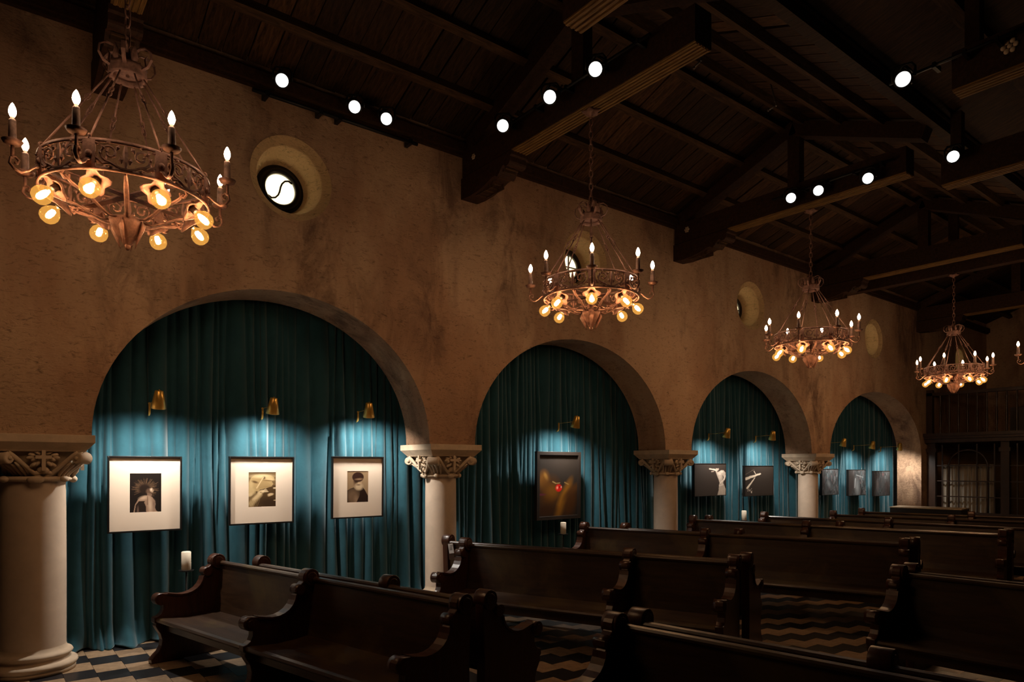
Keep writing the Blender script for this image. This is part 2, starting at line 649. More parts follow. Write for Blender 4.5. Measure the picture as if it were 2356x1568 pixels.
truss_labels = [
    'dark roof truss with carved bracket beside the nearest chandelier',
    'roof truss carrying three spotlights, its underside coloured yellowish to look lit',
    'roof truss with a small white rosette on its bracket, four spotlights along it',
    'dark roof truss just behind the third chandelier, fourth along the wall',
    'farthest dark roof truss above the balcony, near the last chandelier',
]
TRX = [0.86, 5.04, 9.41, 14.0, 19.30]
prof = bracket_profile()
for i, tx in enumerate(TRX):
    t = thing('roof_truss', truss_labels[i], 'truss', (tx, YW, SOF), 0, 'roof trusses along the wall')
    wdt = 0.24
    y_end = -3.72
    MB().box(0.0, wdt, y_end, -0.02, 0.012, 0.34).build('tie_beam', 'corbel_wood', t)  # sides in darker wood, shade painted in against the lit underside
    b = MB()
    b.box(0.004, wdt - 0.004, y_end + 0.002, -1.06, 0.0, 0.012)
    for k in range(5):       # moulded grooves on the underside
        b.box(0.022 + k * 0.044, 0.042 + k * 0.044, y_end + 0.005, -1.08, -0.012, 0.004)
    b.build('lit_soffit', 'lit_beam_wood', t)  # underside strip coloured lighter, painted as lit from below
    br = MB()
    br.prism([(-p[0], p[1]) for p in prof], -0.01, wdt + 0.01)
    bo = br.build('bracket', 'corbel_wood', t)
    rb = MB()
    for k in range(5):
        yy = -0.30 - 0.075 * k
        zz = -0.205 - 0.075 * sin((0.68 + yy) / 0.40 * pi / 2) - 0.006
        rb.box(0.03, wdt - 0.03, yy - 0.016, yy + 0.016, zz, zz + 0.03)
    for k in range(4):
        yy = -0.77 - 0.05 * k
        rb.box(0.03, wdt - 0.03, yy - 0.012, yy + 0.012, -0.225 + 0.02 * k, -0.15)
    for s in (0.035, wdt - 0.05):
        rb.box(s, s + 0.015, -0.66, -0.28, -0.292, -0.22)
    rb.build('carving', 'purlin_wood', bo)
    r = MB()
    for (ya, za, yb, zb) in ((EAVE_Y, EAVE_Z, RIDGE_Y, RIDGE_Z), (VAL_Y, VAL_Z, RIDGE_Y, RIDGE_Z)):
        d, n, L = slope_frame(ya, za, yb, zb)
        c = (Vector((0, ya, za)) + Vector((0, yb, zb))) / 2 - n * 0.06 - Vector((0, YW, SOF))
        rm = MB().obox((wdt / 2, c.y, c.z), (wdt / 2 - 0.02, 0, 0), d * (L / 2), n * 0.10)
        rm.build('rafter', 'corbel_wood', t)
    MB().box(0.05, wdt - 0.05, RIDGE_Y - YW - 0.09, RIDGE_Y - YW + 0.09, 0.33, 1.10).build('king_post', 'corbel_wood', t)

    def rosette(par, loc, rad, face='x'):
        m = MB()
        for k in range(6):
            a = 2 * pi * k / 6
            cc = (0, rad * 0.62 * cos(a), rad * 0.62 * sin(a))
            m.ell(cc, (0.012, rad * 0.33, rad * 0.33), 8, 5)
        m.ell((0, 0, 0), (0.016, rad * 0.3, rad * 0.3), 8, 5)
        o = m.build('rosette', 'stone', par, loc)
        return o
    if i == 2:
        rosette(t, (-0.005, -0.28, 0.20), 0.055)
    if i == 1:
        rosette(t, (-0.005, -0.28, 0.20), 0.04)

# beams of the second roof, nearer the camera
sec_labels = [
    'short length of dark beam overhead at the top edge of the picture',
    'dark beam at upper right carrying one spotlight and a rosette',
    'dark beam at right in line with the four-spotlight truss, set lower',
]
for k, (bx, y1, z, lab) in enumerate(((3.74, 4.10, 5.50, sec_labels[0]), (7.22, 2.50, 5.44, sec_labels[1]), (9.70, 3.48, 5.50, sec_labels[2]))):
    t = thing('ceiling_beam', lab, 'beam', (bx, 0, z), 0, 'beams under the second roof')
    y0 = 2.6 if k == 0 else FAR_Y + 0.02
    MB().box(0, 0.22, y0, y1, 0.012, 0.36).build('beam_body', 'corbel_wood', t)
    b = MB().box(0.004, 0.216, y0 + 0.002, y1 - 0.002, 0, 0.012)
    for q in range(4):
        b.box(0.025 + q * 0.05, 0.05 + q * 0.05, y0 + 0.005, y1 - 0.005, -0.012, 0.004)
    b.build('lit_soffit', 'lit_beam_wood', t)  # same painted lit strip under these beams
    hg = MB()
    for yy in (y1 - 0.15, y1 - 1.3):
        zt = 6.3 + (3.5 - yy) / 4.1 * 1.15 if yy < 3.5 else 6.3
        if yy > 3.6:
            zt = VAL_Z + (yy - VAL_Y) / (RIDGE_Y - VAL_Y) * (RIDGE_Z - VAL_Z)
        hg.box(0.05, 0.17, yy - 0.06, yy + 0.06, 0.35, zt - z + 0.05)
    hg.build('hanger_post', 'corbel_wood', t)
    if k == 1:
        rosette(t, (-0.005, 2.04, 0.20), 0.075)

# ------------------------------------------------------------------ columns
col_labels = [
    'thick cream column at the left edge with carved capital and rolled base',
    'cream column between the three white-matted photographs and the red-ball painting',
    'cream column right of the red-ball painting, carved capital above the pews',
    'cream column farthest along, left of the three small abstract canvases',
]


def make_column(label, loc):
    t = thing('column', label, 'column', loc, 0, 'arcade columns')
    MB().lathe([(0.0, 0.0), (0.27, 0.0), (0.27, 0.05), (0.262, 0.055), (0.275, 0.07), (0.285, 0.10), (0.278, 0.135), (0.25, 0.15), (0.232, 0.165),
                (0.226, 0.19), (0.234, 0.205), (0.247, 0.215), (0.253, 0.235), (0.245, 0.26), (0.228, 0.272), (0.214, 0.29), (0.208, 0.33)],
               40).build('base', 'stone', t)
    MB().lathe([(0.208, 0.32), (0.209, 0.6), (0.209, 1.0), (0.207, 1.5), (0.204, 1.80)], 40).build('shaft', 'shaft_paint', t)
    cap = MB()
    # bell lofted from round to square
    rows = []
    for k in range(8):
        u = k / 7
        z = 1.80 + 0.26 * u
        R = 0.215 + 0.075 * u ** 1.5
        row = []
        for q in range(32):
            a = 2 * pi * q / 32
            sq = 1 / max(abs(cos(a)), abs(sin(a)))
            rr = R * (1 + (sq - 1) * u * 0.9)
            row.append((rr * cos(a), rr * sin(a), z))
        rows += row
    cap.add(rows, [(k * 32 + q, k * 32 + (q + 1) % 32, (k + 1) * 32 + (q + 1) % 32, (k + 1) * 32 + q) for k in range(7) for q in range(32)], True)
    co = cap.build('capital', 'stone', t)
    ast = MB().lathe([(0.195, 1.775), (0.225, 1.772), (0.242, 1.785), (0.245, 1.80), (0.234, 1.815), (0.20, 1.82)], 32)
    for q in range(4):
        a = pi / 2 * q
        ast.ell((0.25 * cos(a), 0.25 * sin(a), 1.79), (0.03, 0.055, 0.035), 8, 6, Matrix.Rotation(a, 3, 'Z'))
        a += pi / 4
        ast.ell((0.255 * cos(a), 0.255 * sin(a), 1.795), (0.025, 0.035, 0.03), 8, 6, Matrix.Rotation(a, 3, 'Z'))
    ast.build('astragal', 'stone', t)
    for q in range(4):
        R = Matrix.Rotation(pi / 2 * q, 3, 'Z')
        v = MB()
        # corner volute: a short roll across the diagonal, with a ribbon sweeping up to it on both sides
        ax = Vector((1, -1, 0)).normalized()
        dg = Vector((1, 1, 0)).normalized()
        c = dg * 0.425 + Vector((0, 0, 1.985))
        v.tube([c - ax * 0.075, c - ax * 0.06, c, c + ax * 0.06, c + ax * 0.075], [0.045, 0.056, 0.05, 0.056, 0.045], 16)
        for s in (-1, 1):
            v.ell(c + ax * (0.075 * s), (0.02, 0.02, 0.02), 8, 5)
            pts = []
            for k in range(11):
                u = k / 10
                p0 = Vector((0.24, 0.0, 1.80)) if s > 0 else Vector((0.0, 0.24, 1.80))
                p1 = Vector((0.28, 0.10, 1.86)) if s > 0 else Vector((0.10, 0.28, 1.86))
                p2 = Vector((0.30, 0.20, 2.00)) if s > 0 else Vector((0.20, 0.30, 2.00))
                p3 = c + Vector((0, 0, 0.045)) + ax * (0.05 * s)
                pts.append(p0 * (1 - u) ** 3 + p1 * 3 * u * (1 - u) ** 2 + p2 * 3 * u * u * (1 - u) + p3 * u ** 3)
            v.tube(pts, [0.014 + 0.012 * k / 10 for k in range(11)], 8)
        # acanthus ribs under the volute
        for s in (-1.2, -0.4, 0.4, 1.2):
            pts = []
            for k in range(6):
                u = k / 5
                a = pi / 4 + s * (0.20 - 0.03 * u)
                r = 0.235 + 0.15 * u ** 1.6
                pts.append((r * cos(a), r * sin(a), 1.815 + 0.13 * u))
            v.tube(pts, [0.012, 0.016, 0.018, 0.018, 0.016, 0.006], 6)
        v.v = [tuple(R @ Vector(p)) for p in v.v]
        v.build('volute', 'stone', co)
        x = MB()
        # cross set among leaves on each face
        x.obox((0.332, 0, 1.965), (0.014, 0, 0), (0, 0.015, 0), (0, 0, 0.092))
        x.obox((0.332, 0, 1.995), (0.014, 0, 0), (0, 0.062, 0), (0, 0, 0.015))
        rnd = random.Random(5)
        for sy in (-1, 1):
            for (ly, lz, la) in ((0.045, 2.035, 35), (0.085, 2.015, 10), (0.065, 1.975, -25), (0.10, 1.99, -10), (0.045, 1.935, -50), (0.075, 1.925, -35)):
                x.ell((0.292 + 0.014 * rnd.random(), sy * ly, lz), (0.02, 0.034, 0.017), 7, 5, Matrix.Rotation(sy * radians(la), 3, 'X'))
        x.ell((0.275, 0, 1.875), (0.03, 0.05, 0.035), 8, 6)
        for s in (-1, 1):
            x.ell((0.265, 0.05 * s, 1.85), (0.02, 0.04, 0.02), 8, 5)
        x.v = [tuple(R @ Vector(p)) for p in x.v]
        x.build('cross_relief', 'stone', co)
    ab = MB()
    h0, h1 = 0.395, 0.325
    rows = [(h1, 2.045), (h1 + 0.01, 2.06), (h0 - 0.004, 2.125), (h0, 2.127), (h0, SPR), (0.0005, SPR)]
    for k, (h, z) in enumerate(rows):
        pass
    vs = [(sx * h, sy * h, z) for h, z in rows for sx, sy in ((1, 1), (-1, 1), (-1, -1), (1, -1))]
    fs = [(3, 2, 1, 0)] + [(k * 4 + q, k * 4 + (q + 1) % 4, k * 4 + 4 + (q + 1) % 4, k * 4 + 4 + q) for k in range(len(rows) - 1) for q in range(4)]
    ab.add(vs, fs)
    ab.build('abacus', 'stone', t, bevel=0.004)
    return t


c0 = make_column(col_labels[0], (COLX[0], YW + TH / 2, 0))
for k in range(1, 4):
    c = copy_tree(c0)
    c.location = (COLX[k], YW + TH / 2, 0)
    c['label'] = col_labels[k]
for ch in c0.children:          # the near column is stouter, with a lower base
    nm = ch.name.split('.')[0]
    if nm in ('base', 'shaft', 'astragal'):
        ch.scale = (1.26, 1.26, 0.72 if nm == 'base' else 1.0)
        ch.location = (-0.06, 0, 0)
    if nm == 'shaft':
        ch.scale = (1.26, 1.26, 1.065)
        ch.location = (-0.06, 0, -0.117)

# ------------------------------------------------------------------ curtains
def curtain(x0, x1, seed, label, ybase=8.38, ztop=4.35):
    rnd = random.Random(seed)
    xs = [x0]
    while xs[-1] < x1:
        xs.append(xs[-1] + rnd.choice((0.06, 0.075, 0.09, 0.11, 0.14, 0.19)) * rnd.uniform(0.85, 1.2))
    amp = [rnd.uniform(0.05, 0.13) for _ in xs]
    drift = [rnd.uniform(-0.05, 0.05) for _ in xs]
    drift2 = [rnd.uniform(-0.03, 0.03) for _ in xs]
    step = 0.0125
    nx = int((x1 - x0) / step) + 1
    zs = [0.0, 0.015, 0.04, 0.09, 0.16, 0.26, 0.4, 0.6, 0.85, 1.1, 1.4, 1.7, 2.0, 2.3, 2.6, 2.9, 3.2, 3.5, 3.8, 4.1, ztop]
    v, f = [], []
    nxs = len(xs)
    for zi, z in enumerate(zs):
        u = 1 - z / ztop
        k = 0
        bx = [xs[q] + drift[q] * u ** 1.5 + drift2[q] * sin(z * 1.3 + q) for q in range(nxs)]
        for q in range(1, nxs):
            bx[q] = max(bx[q], bx[q - 1] + 0.03)
        for i in range(nx):
            x = x0 + i * step
            while k < nxs - 2 and x > bx[k + 1]:
                k += 1
            w = bx[k + 1] - bx[k]
            p = min(1, max(0, (x - bx[k]) / w))
            sh = sin(pi * p) ** 0.6
            a = amp[k] * (0.55 + 0.65 * u) * min(1.0, w / 0.10)
            y = ybase - a * sh + 0.02 * sin(x * 3.1 + seed) + 0.012 * sin(x * 11 + z * 2 + seed)
            if z < 0.3:                       # the hem spreads and pools on the floor
                t = 1 - z / 0.3
                y -= t * t * (0.10 + 0.07 * sin(x * 9 + seed) + 0.06 * sin(x * 23 + seed))
            v.append((x, y, z + (0.012 * (1 + sin(x * 17)) if zi < 2 else 0)))
    for zi in range(len(zs) - 1):
        for i in range(nx - 1):
            a = zi * nx + i
            f.append((a, a + 1, a + nx + 1, a + nx))
    m = MB().add(v, f, True)
    o = m.build('velvet_curtain', 'velvet')
    s = o.modifiers.new('thickness', 'SOLIDIFY')
    s.thickness = 0.006
    s.offset = 1
    tag(o, label, 'curtain', 'teal velvet curtains in the arches')
    return o


curtain(-3.1, 0.47, 11, 'teal velvet curtain left of the nearest column, mostly outside the picture')
curtain(0.48, 4.90, 3, 'teal velvet curtain behind the three white-matted photographs')
curtain(4.91, 9.56, 5, 'teal velvet curtain behind the red-ball painting')
curtain(9.57, 14.40, 8, 'teal velvet curtain behind the two black square photographs')
curtain(14.41, 19.85, 9, 'teal velvet curtain behind the three small abstract canvases')

# ------------------------------------------------------------------ pictures
class Art:
    def __init__(s, w, h, bgc):
        s.w, s.h = w, h
        s.X, s.Y = np.meshgrid((np.arange(w) + 0.5) / w, (np.arange(h) + 0.5) / h)   # y up
        s.c = np.ones((h, w, 3)) * np.array(bgc)
        s.asp = h / w

    def blend(s, m, col):
        m = np.clip(m, 0, 1)[..., None]
        s.c = s.c * (1 - m) + np.array(col) * m

    def ell(s, cx, cy, rx, ry, col, rot=0, soft=0.15, op=1.0):
        dx, dy = s.X - cx, (s.Y - cy) * s.asp
        ry = ry * s.asp
        a = radians(rot)
        u = (dx * cos(a) + dy * sin(a)) / rx
        v = (-dx * sin(a) + dy * cos(a)) / ry
        r = np.sqrt(u * u + v * v)
        s.blend((1 + soft - r) / (2 * soft) * op, col)

    def poly(s, pts, col, op=1.0):
        ins = np.zeros(s.X.shape, bool)
        n = len(pts)
        for i in range(n):
            x1, y1 = pts[i]
            x2, y2 = pts[(i + 1) % n]
            if y1 == y2:
                continue
            cnd = ((s.Y > min(y1, y2)) & (s.Y <= max(y1, y2)))
            xi = x1 + (s.Y - y1) / (y2 - y1) * (x2 - x1)
            ins ^= cnd & (s.X < xi)
        s.blend(ins.astype(float) * op, col)

    def line(s, x1, y1, x2, y2, w, col, op=1.0):
        dx, dy = x2 - x1, (y2 - y1) * s.asp
        L2 = dx * dx + dy * dy + 1e-9
        px, py = s.X - x1, (s.Y - y1) * s.asp
        t = np.clip((px * dx + py * dy) / L2, 0, 1)
        d = np.hypot(px - t * dx, py - t * dy)
        s.blend((w - d) / (0.6 * w) * op, col)

    def mesh(s, name, W_, H_):
        w, h = s.w, s.h
        v = [(-W_ / 2 + W_ * i / (w - 1), 0, -H_ / 2 + H_ * j / (h - 1)) for j in range(h) for i in range(w)]
        f = [(j * w + i, j * w + i + 1, (j + 1) * w + i + 1, (j + 1) * w + i) for j in range(h - 1) for i in range(w - 1)]
        me = D.meshes.new(name)
        me.from_pydata(v, [], f)
        at = me.color_attributes.new('Col', 'FLOAT_COLOR', 'POINT')
        buf = np.ones((h * w, 4), np.float32)
        buf[:, :3] = s.c.reshape(-1, 3)
        at.data.foreach_set('color', buf.ravel())
        me.materials.append(MAT['print'])
        return me


def art_halo():
    a = Art(84, 108, (0.011, 0.006, 0.004))
    r = random.Random(2)
    for k in range(230):
        t = r.uniform(0, 2 * pi)
        if -0.9 < t - 1.5 * pi < 0.55:
            continue
        l1 = r.uniform(0.24, 0.44)
        g = r.uniform(0.5, 1.3)
        a.line(0.50 + 0.13 * cos(t), 0.60 + 0.13 * sin(t) * 0.72, 0.50 + l1 * cos(t + r.uniform(-0.12, 0.12)), 0.615 + l1 * sin(t) * 0.62, 0.008,
               (0.115 * g, 0.064 * g, 0.034 * g), r.uniform(0.3, 0.9))
    a.ell(0.46, 0.60, 0.175, 0.125, (0.020, 0.010, 0.006), 0, 0.25)
    a.ell(0.60, 0.535, 0.085, 0.07, (0.13, 0.072, 0.045), -20, 0.35)
    a.poly([(0.62, 0.60), (0.69, 0.625), (0.735, 0.59), (0.765, 0.555), (0.74, 0.54), (0.745, 0.515), (0.70, 0.50), (0.64, 0.53)], (0.40, 0.27, 0.18))
    a.ell(0.675, 0.575, 0.035, 0.028, (0.70, 0.53, 0.38), -20, 0.5)
    a.ell(0.725, 0.578, 0.012, 0.010, (0.05, 0.025, 0.015), 0, 0.4)
    a.poly([(0.55, 0.50), (0.70, 0.47), (0.68, 0.40), (0.72, 0.36), (0.54, 0.40)], (0.20, 0.12, 0.08))
    a.poly([(0.12, 0.0), (0.17, 0.20), (0.27, 0.34), (0.46, 0.425), (0.60, 0.425), (0.71, 0.38), (0.79, 0.29), (0.81, 0.20), (0.79, 0.12), (0.82, 0.05), (0.90, 0.0)], (0.33, 0.205, 0.135))
    a.ell(0.64, 0.16, 0.06, 0.19, (0.56, 0.39, 0.27), 4, 0.6, 0.85)
    a.ell(0.44, 0.37, 0.13, 0.045, (0.55, 0.38, 0.26), 12, 0.6, 0.85)
    a.line(0.56, 0.40, 0.56, 0.20, 0.02, (0.17, 0.10, 0.065), 0.7)
    a.ell(0.76, 0.22, 0.04, 0.09, (0.20, 0.12, 0.085), 0, 0.6, 0.7)
    a.poly([(0.16, 0.0), (0.20, 0.20), (0.29, 0.285), (0.48, 0.292), (0.455, 0.25), (0.51, 0.15), (0.52, 0.0)], (0.022, 0.012, 0.008))
    a.ell(0.26, 0.05, 0.028, 0.10, (0.17, 0.10, 0.07), 0, 0.6, 0.8)
    return a


def art_veil():
    a = Art(80, 108, (0.20, 0.125, 0.055))
    a.poly([(0.30, 0.55), (1.0, 0.62), (1.0, 0.0), (0.2, 0.0)], (0.085, 0.045, 0.016))
    a.ell(0.75, 0.12, 0.40, 0.14, (0.045, 0.022, 0.009), 0, 0.5)
    # veiled dome
    a.poly([(0.01, 0.50), (0.03, 0.70), (0.10, 0.84), (0.24, 0.915), (0.52, 0.93), (0.80, 0.90), (0.93, 0.84), (0.92, 0.77), (0.84, 0.72), (0.90, 0.66),
            (0.84, 0.585), (0.62, 0.53), (0.42, 0.50), (0.36, 0.44)], (0.50, 0.345, 0.155))
    a.ell(0.48, 0.875, 0.34, 0.05, (0.80, 0.62, 0.34), 0, 0.6)
    a.ell(0.76, 0.80, 0.17, 0.045, (0.72, 0.53, 0.28), -12, 0.5)
    a.ell(0.10, 0.62, 0.07, 0.14, (0.62, 0.45, 0.22), 0, 0.6)
    a.ell(0.24, 0.715, 0.11, 0.03, (0.15, 0.085, 0.032), -18, 0.5)
    a.ell(0.56, 0.83, 0.05, 0.035, (0.12, 0.065, 0.025), 40, 0.6)
    a.ell(0.70, 0.752, 0.17, 0.013, (0.20, 0.115, 0.045), -4, 0.6)
    for k in range(11):
        a.line(0.36 + 0.03 * k, 0.515 + 0.005 * k, 0.52 + 0.036 * k, 0.80 - 0.022 * k, 0.011, (0.30, 0.185, 0.075), 0.55)
    a.line(0.30, 0.545, 0.54, 0.85, 0.028, (0.76, 0.57, 0.31))
    # arms and hands
    a.ell(0.12, 0.45, 0.13, 0.085, (0.60, 0.43, 0.21), 0, 0.35)
    a.ell(0.06, 0.36, 0.10, 0.05, (0.66, 0.48, 0.25), 20, 0.4)
    a.line(0.10, 0.10, 0.40, 0.36, 0.135, (0.52, 0.365, 0.18))
    a.line(0.20, 0.22, 0.44, 0.40, 0.075, (0.68, 0.50, 0.27))
    a.ell(0.45, 0.425, 0.12, 0.052, (0.74, 0.55, 0.31), 28, 0.3)
    for k in range(4):
        a.line(0.50, 0.425 + 0.012 * k, 0.71 - 0.025 * k, 0.435 + 0.026 * k, 0.016, (0.82, 0.63, 0.38))
    a.line(0.42, 0.42, 0.56, 0.385, 0.016, (0.20, 0.115, 0.045), 0.8)
    a.ell(0.80, 0.355, 0.105, 0.035, (0.70, 0.50, 0.28), 8, 0.3)
    a.ell(0.76, 0.318, 0.06, 0.016, (0.62, 0.43, 0.23), 12, 0.4)
    a.ell(0.95, 0.535, 0.06, 0.020, (0.80, 0.62, 0.38), 0, 0.3)
    a.ell(0.96, 0.185, 0.05, 0.012, (0.70, 0.53, 0.31), 0, 0.3)
    for k in range(6):
        a.line(0.03 + 0.055 * k, 0.0, 0.14 + 0.055 * k, 0.22, 0.010, (0.26, 0.16, 0.065), 0.7)
    return a


def art_beard():
    a = Art(64, 92, (0.30, 0.19, 0.10))
    a.ell(0.85, 0.75, 0.30, 0.35, (0.40, 0.27, 0.15), 0, 0.8, 0.6)
    a.poly([(0.0, 0.0), (0.0, 0.38), (0.16, 0.44), (0.32, 0.48), (0.45, 0.40), (0.62, 0.40), (0.72, 0.48), (0.86, 0.36), (0.98, 0.2), (1.0, 0.0)], (0.05, 0.028, 0.014))
    a.ell(0.30, 0.18, 0.26, 0.22, (0.17, 0.10, 0.055), 15, 0.4)
    a.ell(0.44, 0.08, 0.10, 0.12, (0.28, 0.17, 0.10), 10, 0.6, 0.8)
    a.poly([(0.62, 0.40), (0.72, 0.49), (0.86, 0.36), (0.99, 0.18), (1.0, 0.0), (0.44, 0.0), (0.58, 0.2)], (0.022, 0.008, 0.004))
    a.ell(0.52, 0.64, 0.225, 0.22, (0.20, 0.12, 0.065), 0, 0.12)
    a.ell(0.60, 0.64, 0.13, 0.15, (0.46, 0.30, 0.17), 0, 0.5)
    a.ell(0.55, 0.50, 0.18, 0.105, (0.58, 0.42, 0.26), 0, 0.4)
    a.ell(0.53, 0.555, 0.10, 0.014, (0.09, 0.04, 0.02), 0, 0.5)
    a.ell(0.42, 0.67, 0.09, 0.06, (0.045, 0.02, 0.01), 0, 0.5)
    a.ell(0.63, 0.69, 0.05, 0.02, (0.07, 0.03, 0.015), 0, 0.5)
    a.line(0.55, 0.72, 0.545, 0.60, 0.022, (0.62, 0.44, 0.27))
    a.ell(0.51, 0.80, 0.265, 0.155, (0.035, 0.012, 0.006), 0, 0.05)
    a.ell(0.56, 0.735, 0.20, 0.035, (0.34, 0.2, 0.11), 3, 0.3, 0.5)
    return a


def art_red():
    a = Art(72, 104, (0.018, 0.013, 0.010))
    a.ell(0.5, 0.85, 0.6, 0.3, (0.030, 0.022, 0.017), 0, 0.6, 0.8)
    a.ell(0.14, 0.58, 0.13, 0.15, (0.20, 0.080, 0.010), 0, 0.4)
    a.ell(0.19, 0.65, 0.035, 0.06, (0.34, 0.17, 0.035), 25, 0.5)
    a.ell(0.28, 0.36, 0.23, 0.24, (0.085, 0.030, 0.003), -10, 0.5)
    a.ell(0.34, 0.40, 0.16, 0.10, (0.17, 0.066, 0.006), -25, 0.6)
    a.ell(0.62, 0.25, 0.105, 0.32, (0.26, 0.105, 0.008), -22, 0.45)
    a.ell(0.84, 0.40, 0.24, 0.06, (0.08, 0.03, 0.006), 42, 0.5)
    a.ell(0.80, 0.20, 0.16, 0.24, (0.055, 0.018, 0.003), -20, 0.5)
    a.ell(0.20, 0.10, 0.25, 0.10, (0.04, 0.013, 0.003), 0, 0.5)
    a.ell(0.08, 0.36, 0.10, 0.015, (0.12, 0.02, 0.04), 0, 0.5)
    a.line(0.36, 0.565, 0.44, 0.535, 0.014, (0.42, 0.28, 0.10))
    a.line(0.44, 0.535, 0.54, 0.54, 0.012, (0.35, 0.22, 0.08))
    a.line(0.66, 0.55, 0.76, 0.515, 0.014, (0.34, 0.2, 0.06))
    a.ell(0.51, 0.46, 0.082, 0.060, (0.62, 0.010, 0.006), 0, 0.12)
    a.ell(0.475, 0.465, 0.018, 0.022, (1.0, 0.40, 0.25), 0, 0.5)
    a.ell(0.545, 0.475, 0.02, 0.02, (0.10, 0.0, 0.0), 0, 0.5)
    a.ell(0.575, 0.475, 0.012, 0.014, (1.0, 0.5, 0.35), 0, 0.5)
    return a


def art_torso():
    a = Art(110, 110, (0.036, 0.026, 0.021))
    pale, mid, dk = (0.66, 0.55, 0.46), (0.46, 0.37, 0.30), (0.05, 0.036, 0.028)
    a.poly([(0.655, 0.78), (0.74, 0.745), (0.84, 0.80), (0.92, 0.80), (0.99, 0.72), (1.0, 0.60), (0.965, 0.52), (0.93, 0.47), (0.90, 0.36), (0.80, 0.36), (0.76, 0.50),
            (0.71, 0.62)], mid)
    a.line(0.47, 0.845, 0.60, 0.82, 0.026, pale)
    a.line(0.60, 0.825, 0.70, 0.79, 0.034, pale)
    a.line(0.53, 0.755, 0.60, 0.765, 0.016, mid)
    a.ell(0.715, 0.835, 0.05, 0.05, mid, 0, 0.25)
    a.ell(0.705, 0.885, 0.055, 0.028, (0.028, 0.02, 0.016), -12, 0.3)
    a.ell(0.79, 0.69, 0.055, 0.05, pale, -10, 0.5)
    a.ell(0.86, 0.75, 0.05, 0.035, pale, 0, 0.5)
    a.ell(0.80, 0.57, 0.035, 0.06, (0.58, 0.48, 0.40), 0, 0.6)
    a.poly([(0.88, 0.66), (0.93, 0.57), (0.875, 0.45), (0.90, 0.56)], dk)
    a.line(0.975, 0.62, 0.94, 0.50, 0.030, pale)
    a.line(0.94, 0.50, 0.82, 0.40, 0.024, pale)
    a.poly([(0.78, 0.37), (0.92, 0.37), (0.99, 0.20), (1.0, 0.0), (0.72, 0.0), (0.76, 0.16)], (0.50, 0.41, 0.33))
    for k in range(7):
        a.line(0.80 + 0.02 * k, 0.34, 0.755 + 0.04 * k, 0.0, 0.008, (0.20, 0.155, 0.12), 0.85)
    a.line(0.78, 0.30, 0.90, 0.33, 0.016, pale)
    return a


def art_feather():
    a = Art(110, 110, (0.034, 0.025, 0.020))
    r = random.Random(4)
    for k in range(22):      # a pale wing of small petals sweeping to the upper right
        u = k / 21
        w = 0.020 * (1.25 - u)
        a.ell(0.03 + 0.50 * u, 0.57 + 0.16 * u + 0.015 * r.random(), 0.018 + w, 0.022 + 0.8 * w, (0.74, 0.63, 0.50), 25, 0.3)
        if k % 2:
            a.ell(0.04 + 0.50 * u, 0.60 + 0.16 * u, 0.012, 0.010, (0.05, 0.036, 0.03), 0, 0.4)
    for k in range(16):      # second trail falling to the lower left
        u = k / 15
        a.ell(0.34 - 0.26 * u, 0.60 - 0.34 * u + 0.01 * r.random(), 0.014 + 0.022 * u, 0.014 + 0.018 * u, (0.72, 0.61, 0.48), 45, 0.3)
        if k % 2:
            a.ell(0.33 - 0.26 * u, 0.575 - 0.34 * u, 0.010, 0.012, (0.05, 0.036, 0.03), 0, 0.4)
    for k in range(16):
        a.ell(r.uniform(0.08, 0.24), r.uniform(0.14, 0.26), 0.010, 0.009, (0.60, 0.50, 0.40), 0, 0.4)
    a.ell(0.22, 0.12, 0.016, 0.03, (0.66, 0.56, 0.45), 20, 0.3)
    a.line(0.31, 0.83, 0.36, 0.74, 0.016, (0.68, 0.58, 0.46))
    for k in range(9):
        a.line(0.02 + 0.033 * k, 0.72 + 0.02 * k, 0.05 + 0.033 * k, 0.735 + 0.018 * k, 0.005, (0.30, 0.24, 0.19), 0.8)
    return a


